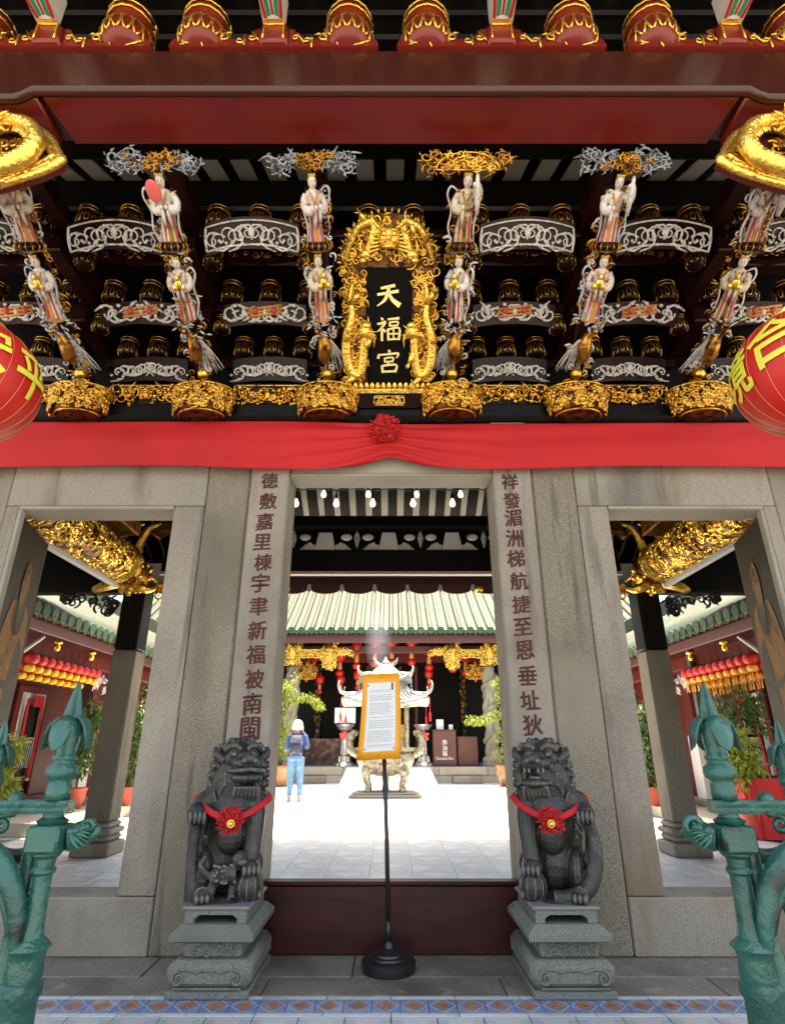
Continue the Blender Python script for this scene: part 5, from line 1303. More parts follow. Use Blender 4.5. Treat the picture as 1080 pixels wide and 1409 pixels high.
o = mk('board', b, orange_board, st, True); so = o.modifiers.new('t', 'SOLIDIFY'); so.thickness = .006; so.offset = 0
def print_mat():
    m = bpy.data.materials.new('printed_sheet'); m.use_nodes = True; N, Lk = m.node_tree.nodes, m.node_tree.links; b_ = N['Principled BSDF']; b_.inputs['Roughness'].default_value = .35
    uv = N.new('ShaderNodeUVMap'); uv.uv_map = 'UVMap'; sp_ = N.new('ShaderNodeSeparateXYZ'); Lk.new(uv.outputs[0], sp_.inputs[0])
    def math_(op, a, b__=None, c__=None):
        n = N.new('ShaderNodeMath'); n.operation = op
        for i, q in enumerate((a, b__, c__)):
            if q is None: continue
            if isinstance(q, (int, float)): n.inputs[i].default_value = q
            else: Lk.new(q, n.inputs[i])
        return n.outputs[0]
    row = math_('MULTIPLY', sp_.outputs[1], 40.0); fr = math_('FRACT', row); fl = math_('FLOOR', row)
    inrow = math_('MULTIPLY', math_('GREATER_THAN', fr, .3), math_('LESS_THAN', fr, .75))
    wn_ = N.new('ShaderNodeTexWhiteNoise'); wn_.noise_dimensions = '1D'; Lk.new(fl, wn_.inputs['W'])
    blank = math_('GREATER_THAN', wn_.outputs[0], .2); length = math_('LESS_THAN', sp_.outputs[0], math_('MULTIPLY_ADD', wn_.outputs[0], .25, .74))
    cb = N.new('ShaderNodeCombineXYZ'); Lk.new(math_('MULTIPLY', sp_.outputs[0], 60.0), cb.inputs[0]); Lk.new(fl, cb.inputs[1]); nz = N.new('ShaderNodeTexNoise'); nz.inputs['Scale'].default_value = 1.3; nz.inputs['Detail'].default_value = 3; Lk.new(cb.outputs[0], nz.inputs[0])
    ink = math_('GREATER_THAN', nz.outputs[0], .44); 
    a = math_('MULTIPLY', math_('MULTIPLY', inrow, ink), math_('MULTIPLY', blank, length))
    a = math_('MULTIPLY', a, math_('MULTIPLY', math_('GREATER_THAN', sp_.outputs[0], .09), math_('MULTIPLY', math_('GREATER_THAN', sp_.outputs[1], .06), math_('LESS_THAN', sp_.outputs[1], .90))))
    mx = N.new('ShaderNodeMix'); mx.data_type = 'RGBA'; Lk.new(math_('MULTIPLY', a, .75), mx.inputs[0]); mx.inputs[6].default_value = (.62, .62, .63, 1); mx.inputs[7].default_value = (.2, .2, .22, 1); Lk.new(mx.outputs[2], b_.inputs['Base Color'])
    return m
b = MB(); b.loft([[tuple(Vector(bd(.13 + .74 * i / 8, .09 + .80 * j / 8, .222, .252, 1.02, 1.505, -.035)) + Vector((0, -.0055, 0))) for i in range(9)] for j in range(9)][::-1], caps=False, closed=False)
o = mk('printed_sheet', b, print_mat(), st, True)
uvl = o.data.uv_layers.new(name='UVMap')
for poly in o.data.polygons:
    for li_ in poly.loop_indices:
        vi = o.data.loops[li_].vertex_index; uvl.data[li_].uv = ((vi % 9) / 8, 1 - (vi // 9) / 8)
b = MB(); P = bd(.80, .86, .222, .252, 1.02, 1.505, -.035); b.box(P[0] - .005, P[0] + .005, P[1] - .008, P[1] - .006, P[2] - .03, P[2] + .012); mk('black_mark', b, black_plastic, st, False)
for q, h in ((.16, .12), (.16, .86), (.84, .12), (.5, .95), (.5, .045)):
    P = bd(q, h, .222, .252, 1.02, 1.505, -.035); b = MB(); b.ell((P[0], P[1] - .006, P[2]), (.0045, .003, .0045), 8, 6); mk('pin', b, black_plastic if h not in (.95, .045) else clay, st, True)

# ================================================================== GREEN CAST-IRON GATES
def gate_leaf(s, label):
    t = thing('iron_gate', label, 'gate', (s * 1.03, 2.0, 0), group='green cast iron gates at the porch steps')
    b = MB(); n = 18                                # post: lower twin shaft, rings, slim shaft
    b.lathe([(.050, -.02), (.050, .36), (.048, .44), (.056, .455), (.056, .475), (.046, .485), (.050, .50), (.046, .535), (.05, .555), (.06, .565), (.05, .578), (.036, .59), (.031, .62), (.028, .70), (.028, .742), (.035, .75), (.035, .757), (.028, .765), (.03, .785), (.042, .795), (.042, .80)], n)
    mk('post', b, green_iron, t)
    b = MB(); b.lathe([(.042, -.02), (.042, .40), (.05, .42), (.04, .45), (.036, .52), (.03, .56), (.026, .8)], 14, (s * .065, .035, 0)); mk('rear_stile', b, green_iron, t)
    b = MB(); b.box(-.05, .05, -.05, .05, .801, .875, .008); mk('block', b, green_iron, t)
    b = MB(); b.lathe([(.04, .876), (.046, .885), (.03, .895), (.03, .905)], 16); mk('neck', b, green_iron, t)
    # moulded top rail running outward, with beads
    b = MB(); prof = [(-.032, .905), (-.036, .915), (-.03, .922), (-.034, .932), (-.026, .942), (.026, .942), (.034, .932), (.03, .922), (.036, .915), (.032, .905)]
    xa, xb_ = -s * .045, s * 1.0
    b.loft([[(x, y, z) for y, z in prof] for x in ((xa, xb_) if s > 0 else (xb_, xa))]); mk('top_rail', b, green_iron, t)
    b = MB(); b.ell((s * .125, 0, .942), (.026, .026, .024), 12, 9); mk('rail_boss', b, green_iron, t, True)
    # turned finial with spear and drooping leaves
    def finial(name, x, y, z, sc):
        f = MB(); f.lathe([(.034 * 1.05, 0), (.037, .02), (.033, .045), (.03, .05), (.043, .06), (.049, .075), (.046, .092), (.032, .102), (.03, .108), (.037, .115), (.037, .122), (.029, .128), (.033, .15), (.036, .175), (.036, .2), (.03, .225), (.018, .235)], 18)
        o = mk(name, f, green_iron, t, True, loc=(x, y, z), scale=(sc,) * 3)
        f = MB(); f.loft([[(q * math.cos(a) * (1 + .35 * math.cos(4 * a)), q * math.sin(a) * (1 + .35 * math.cos(4 * a)), zz) for a in [2 * PI * k / 24 for k in range(24)]] for q, zz in ((.03, .19), (.026, .23), (.02, .27), (.013, .31), (.006, .34), (.001, .352))]); mk('spear', f, green_iron, o, True)
        for k in range(4):
            a = PI / 2 * k; ca, sa = math.cos(a), math.sin(a); f = MB(); rings = []
            for (q, zz, ww, tk) in ((.012, .232, .010, .008), (.034, .235, .024, .008), (.054, .215, .032, .008), (.064, .185, .030, .007), (.07, .155, .020, .006), (.079, .142, .004, .003)):
                rings.append([(q * ca - w2 * ww * sa, q * sa + w2 * ww * ca, zz + tk * h2) for w2, h2 in ((-1, -.5), (0, -1.6), (1, -.5), (1, .5), (0, 1.4), (-1, .5))])
            f.loft(rings); mk('finial_leaf', f, green_iron, o, True)
    finial('finial', 0, 0, .943, 1.0); finial('finial', s * .212, .0, .943, .66)
    # big curved brace and its scrolls
    def brace(name, P, rad, fl, k=6): 
        bb = MB(); bb.tube(smooth_pts(P, k), lerpl(rad, (len(P) - 1) * k + 1), 10, flat=fl, up=(0, 1, 0)); return mk(name, bb, green_iron, t, True)
    brace('curved_brace', [(s * .02, -.035, .56), (s * .025, -.045, .64), (s * .055, -.05, .72), (s * .12, -.05, .79), (s * .22, -.05, .835), (s * .36, -.05, .845), (s * .6, -.05, .84)], [.016, .024, .03, .036, .036, .034, .03], 1.0)
    brace('curved_brace', [(s * .045, -.025, .60), (s * .075, -.03, .68), (s * .14, -.03, .745), (s * .25, -.03, .77), (s * .5, -.03, .77)], [.012, .018, .02, .02, .018], 1.0)
    brace('curved_brace', [(s * .04, .05, .80), (s * .14, .05, .78), (s * .24, .05, .82), (s * .34, .05, .89)], [.02, .024, .024, .02], 1.0)
    bb = MB(); bb.curl((s * .13, -.03, .66), .034, 1.4, PI * .5, s, .012, 8, 18, tail=.02); mk('scroll', bb, green_iron, t, True); bb = MB(); bb.curl((s * .215, -.03, .665), .036, 1.4, PI * .5, -s, .012, 8, 18, tail=.02); mk('scroll', bb, green_iron, t, True)
    bb = MB(); bb.curl((s * .15, 0, .875), .026, 1.3, PI * .5, -s, .011, 8, 16, tail=.03); mk('scroll', bb, green_iron, t, True); bb = MB(); bb.curl((s * .27, 0, .87), .03, 1.3, PI * .5, s, .012, 8, 16, tail=.03); mk('scroll', bb, green_iron, t, True)
    # carved scroll arm from the block towards the doorway
    bb = MB(); rr_ = R(15)
    bb.tube(smooth_pts([(-s * .045, .01, .835), (-s * .08, .03, .845), (-s * .115, .045, .872)], 5), lerpl([.036, .038, .03], 11), 10)
    for k in range(12):
        a = -.9 + .3 * k; p = Vector((-s * (.07 + .004 * k), -.01 + .004 * (k % 3), .85)); d = Vector((-s * math.cos(a), -.35, math.sin(a)))
        bb.tube(smooth_pts([p, p + d * .022, p + d * .036 + Vector((-s * .012, .0, -.01))], 3), lerpl([.012, .013, .002], 7), 6, flat=.5)
    bb.curl((-s * .115, .0, .868), .03, 1.3, 0, s, .012, 7, 14); mk('leaf_scroll_arm', bb, green_iron, t, True)
    # pickets and bottom rail beyond the frame
    for k in range(4):
        bb = MB(); bb.tube([(s * (.31 + .2 * k), 0, -.0), (s * (.31 + .2 * k), 0, .905)], .016, 10); mk('picket', bb, green_iron, t, True)
    bb = MB(); bb.box(*((.04, 1.0) if s > 0 else (-1.0, -.04)), -.02, .02, .10, .15, .006); mk('bottom_rail', bb, green_iron, t)
gate_leaf(-1, 'green painted cast iron gate section with leafy spear finials, at left edge')
gate_leaf(1, 'green painted cast iron gate section with leafy spear finials, at right edge')
# ================================================================== MAIN HALL
MY = 19.8
hall = thing('main_hall', 'main prayer hall with green glazed tile roof, gilded brackets and dark interior across the courtyard', 'building', (0, MY, 0))
def H(name, mb, mats, smooth='auto', parent=None):
    o = mk(name, mb, mats, parent or hall, smooth)
    if parent is None: o.location = (0, -MY, 0)
    return o
def hbox(name, x0, x1, y0, y1, z0, z1, mat, ch=.01, parent=None):
    b = MB(); b.box(x0, x1, y0, y1, z0, z1, ch); return H(name, b, mat, False, parent)
pale_step = M('pale_step_stone', (.42, .38, .32), .8, spots=[(1.5, 5, (.32, .28, .23), .45, .7)], jit=.08)
for k in range(12):
    x0 = -9 + 1.5 * k
    hbox('platform_stone', x0 + .006, x0 + 1.494, MY, MY + .8, .225, .45, pale_step); hbox('platform_stone', x0 + .4, x0 + 1.888, MY + .02, MY + .78, 0, .221, pale_step)
hbox('platform_floor', -9, 9, MY + .8, 27, 0, .449, M('hall_paving', (.34, .32, .31), .5), 0)
b = MB(); b.put([(-1.5, MY - 1.4, 0), (1.35, MY - 1.4, 0), (1.2, MY - .01, 0), (-1.35, MY - .01, 0), (-1.35, MY - .45, .44), (1.2, MY - .45, .44), (1.2, MY - .01, .46), (-1.35, MY - .01, .46)], [(0, 1, 5, 4), (4, 5, 6, 7), (0, 4, 7, 3), (1, 2, 6, 5), (2, 3, 7, 6), (3, 2, 1, 0)]); H('marble_ramp', b, white_paint, False)
for x in (-2.45, 2.35): hbox('step_stone', x - .45, x + .45, MY - .3, MY - .01, 0, .2, granite_pale, .03)
hbox('back_wall', -9, 9, 25.4, 25.6, .45, 6, black_lac, 0); hbox('side_wall', -9, -8.8, MY + .8, 25.4, .45, 5, red_wood, 0); hbox('side_wall', 8.8, 9, MY + .8, 25.4, .45, 5, red_wood, 0)
hbox('ceiling', -9, 9, 20.0, 25.4, 4.75, 4.9, black_lac, 0)
hbox('fascia_beam', -9, 9, 19.42, 19.5, 4.22, 4.5, purple_wood, .01); hbox('architrave', -9, 9, 20.2, 20.5, 4.0, 4.25, purple_wood, .03); hbox('inner_beam', -9, 9, 22.2, 22.5, 3.95, 4.3, red_wood, .03)
# roof with separate tile rows
def mh(Y): return 4.5 + .62 * (Y - 19.2) + .02 * (Y - 19.2) ** 2
b = MB(); ys = [19.2 + 3.3 * i / 8 for i in range(9)]
b.loft([[(-9.3, y, mh(y)), (9.3, y, mh(y)), (9.3, y, mh(y) + .06), (-9.3, y, mh(y) + .06)] for y in ys]); roof = H('roof', b, tile_pale)
b = MB(); b.tube([(0, y - 19.2, mh(y) - mh(19.2) + .0) for y in ys], .09, 10); me1 = mesh_of(b, 'tile_row', tile_green, True)
b = MB(); b.tube([(0, y - 19.2, mh(y) - mh(19.2) + .0) for y in ys], .09, 10); me2 = mesh_of(b, 'tile_row', tile_pale, True)
b = MB(); b.lathe([(.001, -.0), (.12, .0), (.125, .02), (.11, .035)], 16, T=Matrix.Rotation(PI / 2, 4, 'X')); bme = mesh_of(b, 'tile_end', tile_green)
b = MB(); b.prism([(-.09, .03), (.09, .03), (.06, -.07), (0, -.12), (-.06, -.07)], -.02, .0); dme = mesh_of(b, 'drip_tile', tile_green)
rr_ = R(2)
for k in range(57):
    x = (k - 28) * .325
    o = link('tile_row', me2 if rr_.random() < .72 else me1, roof, (x, 19.2, mh(19.2) + .07)); 
    link('tile_end', bme, roof, (x, 19.19, mh(19.2) + .09)); link('drip_tile', dme, roof, (x + .1625, 19.2, mh(19.2) + .06))
porc = M('porcelain_ridge', (.66, .62, .58), .35, spots=[(5, 4, (.25, .35, .5), .56, .66), (7, 4, (.55, .25, .12), .6, .68), (9, 4, (.22, .38, .2), .62, .7), (4, 3, (.7, .68, .62), .5, .6)], bump=[(14, .8, .02)])
hbox('ridge_band', -9.3, 9.3, 22.5, 22.75, mh(22.5) - .1, mh(22.5) + .55, porc, .03, roof); hbox('ridge_cap', -9.3, 9.3, 22.45, 22.8, mh(22.5) + .56, mh(22.5) + .75, tile_green, .05, roof)
b = MB(); b.put([(-9.3, 22.8, mh(22.5)), (9.3, 22.8, mh(22.5)), (9.3, 27.5, 4.6), (-9.3, 27.5, 4.6), (-9.3, 22.8, mh(22.5) - .1), (9.3, 22.8, mh(22.5) - .1), (9.3, 27.5, 4.5), (-9.3, 27.5, 4.5)], [(0, 1, 2, 3), (7, 6, 5, 4), (0, 4, 5, 1), (1, 5, 6, 2), (2, 6, 7, 3), (3, 7, 4, 0)]); H('rear_roof', b, tile_pale, False)
# carved stone dragon columns
for s in (-1, 1):
    b = MB(); rings = []
    for i in range(40):
        z = .75 + 2.8 * i / 39
        rings.append([(s * 3.3 + (.2 + .035 * math.sin(3 * a + z * 5) + .03 * math.sin(5 * a - z * 9)) * math.cos(a), 20.4 + (.2 + .035 * math.sin(3 * a + z * 5) + .03 * math.sin(5 * a - z * 9)) * math.sin(a), z) for a in [2 * PI * j / 22 for j in range(22)]])
    b.loft(rings); c = H('dragon_column', b, granite_pale)
    b = MB(); S = [(s * 3.3 + .24 * math.cos(k * .42), 20.4 + .24 * math.sin(k * .42), .8 + .055 * k) for k in range(48)]; b.tube(S, [.05 + .02 * math.sin(k) for k in range(48)], 8); H('coiled_dragon', b, granite_pale)
    b = MB(); b.lathe([(.36, .45), (.36, .55), (.33, .57), (.36, .65), (.3, .74), (.22, .76)], 8, (s * 3.3, 20.4, 0)); H('column_base', b, granite_pale)
    b = MB(); b.lathe([(.16, .45), (.16, 3.95)], 14, (s * 2.62, 22.3, 0)); H('inner_column', b, black_lac)
    b = MB()
    for k in range(70): rr2 = R(k); a = rr2.uniform(-PI, 0); b.curl((s * 2.62 + .1 * math.cos(a), 22.3 - .165, rr2.uniform(.6, 3.9)), .05, 1, rr2.uniform(0, 6), rr2.choice((-1, 1)), .012, 4, 7)
    H('column_couplet', b, gold_old, True)
    # gilded bracket cluster on the column and hanging lotus post inboard
    for (x, w_, zt, zb_) in ((3.3, .30, 4.25, 3.5), (2.05, .24, 4.25, 3.35)):
        b = MB(); r2 = R(int(x * 10)); b.lathe([(.09, zb_ + .05), (.16, zb_ + .15), (.1, zb_ + .25), (.18, zb_ + .4), (.12, zb_ + .55), (.2, zt)], 12, (s * x, 19.95, 0))
        for k in range(70): b.curl((s * x + r2.uniform(-w_, w_), 19.9 + r2.uniform(-.12, .1), r2.uniform(zb_ + .1, zt)), r2.uniform(.04, .09), 1, r2.uniform(0, 6), r2.choice((-1, 1)), .022, 5, 8, tail=.06)
        H('gilded_bracket', b, gold_bright, True)
    b = scroll_panel(1.1, .26, 77, 9, .022, 0, True); b2 = MB(); b2.add(b, Matrix.Translation((s * 2.7, 19.95, 3.95))); H('gilded_frieze', b2, gold_bright, True)
    b = scroll_panel(.6, .24, 78, 6, .022, 0, False); b2 = MB(); b2.add(b, Matrix.Translation((s * 1.6, 19.95, 3.96))); H('gilded_frieze', b2, gold_bright, True)
    b = scroll_panel(.5, .5, 79, 6, .03, 0, False); b2 = MB(); b2.add(b, Matrix.Translation((s * 2.85, 20.3, 3.35))); H('gilded_spandrel', b2, gold_old, True)
    hbox('carved_rail', *((1.9, 2.45) if s > 0 else (-3.1, -1.55)), 21.9, 22.0, .45, 1.3, M('rail_brown' + str(s), (.10, .04, .03), .5, spots=[(6, 4, (.28, .16, .10), .5, .65)], bump=[(10, .8, .02)]), .01)
for x in (-.9, -.3, .35, .95): hbox('inner_door_post', x - .06, x + .06, 23.0, 23.1, .45, 3.9, red_wood, .01)
hbox('altar_table', -.9, .62, 21.6, 22.4, .45, 1.75, M('altar_gold', (.55, .30, .07), .5, spots=[(7, 4, (.66, .50, .30), .48, .62), (9, 4, (.25, .05, .03), .58, .66)], bump=[(12, .8, .02)]), .02)
# lanterns along the main hall front: long red bodies with gold tassels
lb = MB(); lb.lathe([(.06, .50), (.17, .44), (.2, .3), (.17, .14), (.08, .08)], 14); l2 = MB(); l2.lathe([(.05, .08), (.06, .06), (.075, -.25), (.03, -.27)], 12); l3 = MB(); l3.lathe([(.09, -.02), (.14, -.1), (.09, -.2)], 10)
lme = [mesh_of(lb, 'shade', lantern_red, True), mesh_of(l2, 'tassel', orange_paint, True), mesh_of(l3, 'pendant', lantern_red, True)]
for k, (u, v, Y) in enumerate(((432, 905, 20.8), (440, 938, 21.0), (468, 905, 20.8), (469, 938, 21.0), (491, 895, 20.4), (492, 932, 20.6), (516, 892, 20.4), (539, 890, 20.4), (566, 890, 20.4), (590, 897, 20.6), (590, 930, 20.9), (622, 900, 20.8), (640, 905, 20.8), (425, 900, 20.9))):
    P = onY(u, v, Y); small = k in (1, 3, 5, 10)
    where = ('small red pendant lantern' if small else 'red lantern with gold tassel') + f' in the main hall, {["first", "second", "third", "fourth", "fifth", "sixth", "seventh", "eighth", "ninth", "tenth", "eleventh", "twelfth", "thirteenth", "fourteenth"][sorted([432, 440, 468, 469, 491, 492, 516, 539, 566, 590, 590.5, 622, 640, 425]).index(u if k != 10 else 590.5)]} from the left'
    t = thing('hall_lantern', where, 'lantern', P, group='red lanterns hung in the main hall', scale=(.75 if small else 1.15,) * 3)
    for nm, m_ in zip(('shade', 'tassel', 'pendant'), lme):
        link(nm, m_, t, (0, 0, -.2 if nm == 'shade' else (-.2 if nm == 'tassel' else -.35)))
    b = MB(); b.tube([(0, 0, .28), (0, 0, (4.4 - P.z) / (.75 if small else 1.15))], .008, 4); mk('cord', b, black_plastic, t)
# ================================================================== SIDE GALLERIES
gal_word = {-1: 'left', 1: 'right'}
for s in (-1, 1):
    g = thing('side_gallery', f'{gal_word[s]} side gallery with green tiled eave and dark red walls along the courtyard', 'building', (s * 4.6, 7, 0), group='side galleries of the courtyard')
    def K(name, mb, m_, smooth='auto', parent=None):
        o = mk(name, mb, m_, parent or g, smooth)
        if parent is None: o.location = (-s * 4.6, -7, 0)
        return o
    def kb(name, xa, xb_, y0, y1, z0, z1, m_, ch=.008, parent=None):
        b = MB(); a_, c_ = sorted((s * xa, s * xb_)); b.box(a_, c_, y0, y1, z0, z1, ch); return K(name, b, m_, False, parent)
    def gz(X): return 2.66 + .55 * (abs(X) - 4.55)
    b = MB(); b.loft([[(s * x, 7.05, gz(x)), (s * x, 18.9, gz(x)), (s * x, 18.9, gz(x) + .05), (s * x, 7.05, gz(x) + .05)] for x in ((4.55, 7.4) if s < 0 else (7.4, 4.55))]); rf = K('roof', b, tile_pale)
    b = MB(); b.tube([(s * (x - 4.55), 0, gz(x) - gz(4.55)) for x in (4.52, 5.5, 6.5, 7.4)], .075, 9); m1 = mesh_of(b, 'tile_row', tile_pale, True)
    b = MB(); b.lathe([(.001, 0), (.085, 0), (.09, .015), (.08, .025)], 14, T=Matrix.Rotation(-s * PI / 2, 4, 'Y')); m2 = mesh_of(b, 'tile_end', tile_green)
    b = MB(); b.prism([(-.07, .03), (.07, .03), (.05, -.06), (0, -.1), (-.05, -.06)], -.012, .0); m3 = mesh_of(b, 'drip_tile', tile_green)
    for k in range(56):
        y = 7.12 + .21 * k
        link('tile_row', m1, rf, (s * 4.55, y, gz(4.55) + .055)); link('tile_end', m2, rf, (s * 4.50, y, gz(4.55) + .06)); link('drip_tile', m3, rf, (s * 4.53, y + .105, gz(4.55) + .045), (0, 0, s * PI / 2))
    b = MB(); b.box(*sorted((s * 7.3, s * 7.6)), 7, 19, gz(7.4) - .2, gz(7.4) + .5, .05); K('ridge', b, tile_pale, False)
    kb('fascia', 4.60, 4.66, 7.05, 18.9, 2.48, 2.63, purple_wood); kb('eave_beam', 4.95, 5.1, 7.05, 18.9, 2.28, 2.48, red_wood); kb('soffit', 4.66, 7.4, 7.05, 18.9, 2.66, 2.69, red_wood, 0)
    kb('platform', 4.35, 7.5, 8.46, 18.9, 0, .16, pale_step)
    kb('wall', 6.0, 6.15, 7.0, 18.9, .16, 3.3, red_wood, 0); kb('wall_panel', 5.96, 5.995, 9.0, 9.6, .3, 2.3, M('dark_panel' + str(s), (.05, .01, .012), .4), .01)
    for y in (10.7, 13.6, 16.5):
        kb('pier', 5.15, 5.42, y - .14, y + .14, 1.25, 2.5, red_wood); kb('pier_foot', 5.14, 5.43, y - .15, y + .15, .27, 1.247, white_paint); kb('pier_base', 5.1, 5.47, y - .19, y + .19, .16, .268, granite_pale, .02)
    for y in (8.3, 9.3):
        b = MB(); b.ell((s * 4.68, y, 2.36), .05, 8, 6); b.ell((s * 4.68, y, 2.43), (.07, .07, .03), 8, 6); K('gilded_boss', b, gold_bright, True)
    b = MB(); r2 = R(5)
    for k in range(24): b.curl((0, 0, 0), .05, 1, 0, 1, .01, 4, 8) if False else None
    for k in range(26):
        kk = MB(); kk.curl((0, 0, 0), r2.uniform(.03, .06), 1.1, r2.uniform(0, 6), r2.choice((-1, 1)), .01, 4, 8, tail=.05); b.add(kk, Matrix.Translation((s * 4.92, 10.25 + r2.uniform(-.2, .2), 2.05 + r2.uniform(-.14, .14))) @ Matrix.Rotation(PI / 2, 4, 'Z'))
    K('carved_spandrel', b, white_carve, True)
    # doorway in the gallery wall
    kb('door_frame', 5.93, 5.99, 9.72, 9.84, .2, 2.0, red_wood); kb('door_frame', 5.93, 5.99, 10.55, 10.67, .2, 2.0, red_wood); kb('door_frame', 5.93, 5.99, 9.845, 10.545, 1.9, 2.0, red_wood)
    kb('door_opening', 5.95, 5.985, 9.845, 10.545, .55, 1.895, pale_grey, 0); kb('door_threshold', 5.9, 5.99, 9.2, 11.2, .16, .33, red_wood)
    b = MB(); b.box(*sorted((s * 5.90, s * 5.945)), 10.0, 10.35, .55, 1.7, 0); K('dark_window', b, black_lac, False)
    b = MB()
    for k in range(7): b.tube([(s * 5.885, 10.02 + .05 * k, .75), (s * 5.885, 10.02 + .05 * k, 1.2)], .008, 4)
    b.tube([(s * 5.885, 10.0, 1.2), (s * 5.885, 10.36, 1.2)], .01, 4); K('window_grille', b, pale_grey, True)
    b = MB(); b.tube([(s * 4.66, 7.9, 2.45), (s * 4.72, 7.75, 2.3), (s * 4.85, 7.4, 1.95)], .025, 6); K('flag_pole', b, pale_grey, True)
    # festive red ribbons and paper on the doorway
    rb_ = thing('door_ribbon', f'red cloth swag hung on the {gal_word[s]} gallery doorway', 'ribbon', (s * 5.86, 10.2, 1.8), group='red swags on gallery doors')
    b = MB(); b.box(-.01, .01, -.14, .14, -.12, .06, .004); mk('paper', b, rosette_red, rb_, False)
    for y in (-.3, .12):
        b = MB(); b.tube(smooth_pts([(0, y, .0), (-.01, y + .04, -.5), (0, y + .02, -.9), (0, y, -1.2)]), lerpl([.03, .04, .035, .05], 10), 6, flat=.4); mk('streamer', b, rosette_red, rb_, True)
    # rows of small festival lanterns under the eave
    f1 = MB(); f1.lathe([(.03, .08), (.085, .05), (.1, 0), (.085, -.05), (.03, -.08)], 12, rip=(12, .03)); fm1 = mesh_of(f1, 'shade', lantern_red, True)
    f2 = MB(); f2.lathe([(.035, -.08), (.06, -.085), (.07, -.12), (.055, -.16), (.02, -.17)], 10); 
    if s > 0:
        for k in range(5): f2.tube([(.04 * math.cos(k * 1.26), .04 * math.sin(k * 1.26), -.15), (.045 * math.cos(k * 1.26), .045 * math.sin(k * 1.26), -.29)], .008, 4)
    fm2 = mesh_of(f2, 'tassel', M('festival_yellow' + str(s), (.75, .45, .03) if s < 0 else (.72, .33, .05), .5), True)
    num = ['nearest', 'second', 'third', 'fourth', 'fifth', 'sixth', 'seventh', 'eighth', 'ninth', 'tenth', 'eleventh']
    for row in range(2):
        for k in range(10):
            y = 8.0 + .2 * k; P = Vector((s * (4.82 + .22 * row), y, 2.17 - .07 * row))
            t = thing('festival_lantern', f'small red lantern with yellow tassel, {num[k]} in the {"front" if row == 0 else "back"} row under the {gal_word[s]} eave', 'lantern', P, group=f'small lanterns under the {gal_word[s]} gallery eave')
            link('shade', fm1, t); link('tassel', fm2, t)
            b = MB(); b.tube([(0, 0, .07), (0, 0, 2.40 - P.z)], .004, 4); mk('cord', b, black_plastic, t)
# ================================================================== PLANTS
def clump(b, c, rad, n, L, W_, r_, m=0, droop=.3):
    for k in range(n):
        d = Vector((r_.gauss(0, 1), r_.gauss(0, 1), r_.gauss(0, 1))).normalized(); p = Vector(c) + Vector((d.x * rad[0], d.y * rad[1], d.z * rad[2])) * r_.random() ** .4
        e = (d + Vector((r_.uniform(-.5, .5), r_.uniform(-.5, .5), r_.uniform(-.8, .4) - droop))).normalized()
        b.leaf(p, e, (r_.uniform(-1, 1), r_.uniform(-1, 1), 1), L * r_.uniform(.7, 1.3), W_ * r_.uniform(.7, 1.2), m)
def pot(t, r0, h, m_): 
    b = MB(); b.lathe([(r0 * .6, 0), (r0 * .72, h * .1), (r0 * .95, h * .5), (r0, h * .85), (r0 * 1.06, h * .9), (r0 * 1.06, h), (r0 * .9, h), (r0 * .88, h * .88)], 22); mk('pot', b, m_, t); b = MB(); b.lathe([(.001, h * .86), (r0 * .89, h * .87)], 20, caps=False); mk('soil', b, soil, t)
for s, dirx in ((-1, 1), (1, -1)):
    x = -3.2 if s < 0 else 3.42
    t = thing('potted_tree', f'yellow green leafy potted tree with a side branch, {"left" if s < 0 else "right"} of the main hall steps', 'potted plant', (x, 18.3, 0), group='potted trees before the main hall'); pot(t, .42, .55, clay)
    r_ = R(12 + s); b = MB(); P = smooth_pts([(0, 0, .45), (.05, 0, 1.0), (-.03, 0, 1.6), (.02, 0, 2.2), (0, 0, 2.7)]); b.tube(P, lerpl([.06, .05, .045, .03, .01], len(P)), 8)
    P2 = smooth_pts([(0, 0, 2.0), (dirx * .3, 0, 2.35 if s < 0 else 1.9), (dirx * .75, 0, 2.4 if s < 0 else 1.75), (dirx * 1.1, 0, 2.15 if s < 0 else 1.78)]); b.tube(P2, lerpl([.035, .03, .02, .008], len(P2)), 6); mk('trunk', b, bark, t)
    b = MB()
    for k in range(44):
        a = r_.uniform(0, 6.28); q = r_.uniform(0, .42); z = r_.uniform(.8, 3.05); q *= 1.1 - .3 * abs(z - 1.8)
        clump(b, (q * math.cos(a), q * math.sin(a), z), (.17, .17, .15), 40, .10, .035, r_)
    for p in P2[3:]: clump(b, p, (.13, .13, .1), 60, .1, .035, r_)
    mk('foliage', b, foliage_y, t, False)
for s in (-1, 1):
    for k, (y, h) in enumerate(((10.9, 1.5), (11.5, 1.9), (12.2, 1.7))):
        t = thing('planter', f'red planter with tall green shrub, {["nearest", "middle", "farthest"][k]} on the {gal_word[s]} gallery edge', 'potted plant', (s * 4.42, y, .16), group='red planters along the galleries'); 
        b = MB(); b.loft([[(sx * q, sy * q, z) for sx, sy in ((-1, -1), (1, -1), (1, 1), (-1, 1))] for q, z in ((.15, 0), (.2, .26), (.2, .28))]); mk('planter_box', b, clay_red, t, False)
        r_ = R(80 + k); b = MB()
        for q in range(5): b.tube([(r_.uniform(-.05, .05), r_.uniform(-.05, .05), .2), (r_.uniform(-.12, .12), r_.uniform(-.12, .12), h * .8)], [.015, .006], 5)
        mk('stem', b, bark, t)
        b = MB()
        for q in range(26): clump(b, (r_.uniform(-.14, .14), r_.uniform(-.14, .14), .4 + (h - .3) * q / 26), (.14, .14, .12), 42, .09, .04, r_)
        mk('foliage', b, foliage_g, t, False)
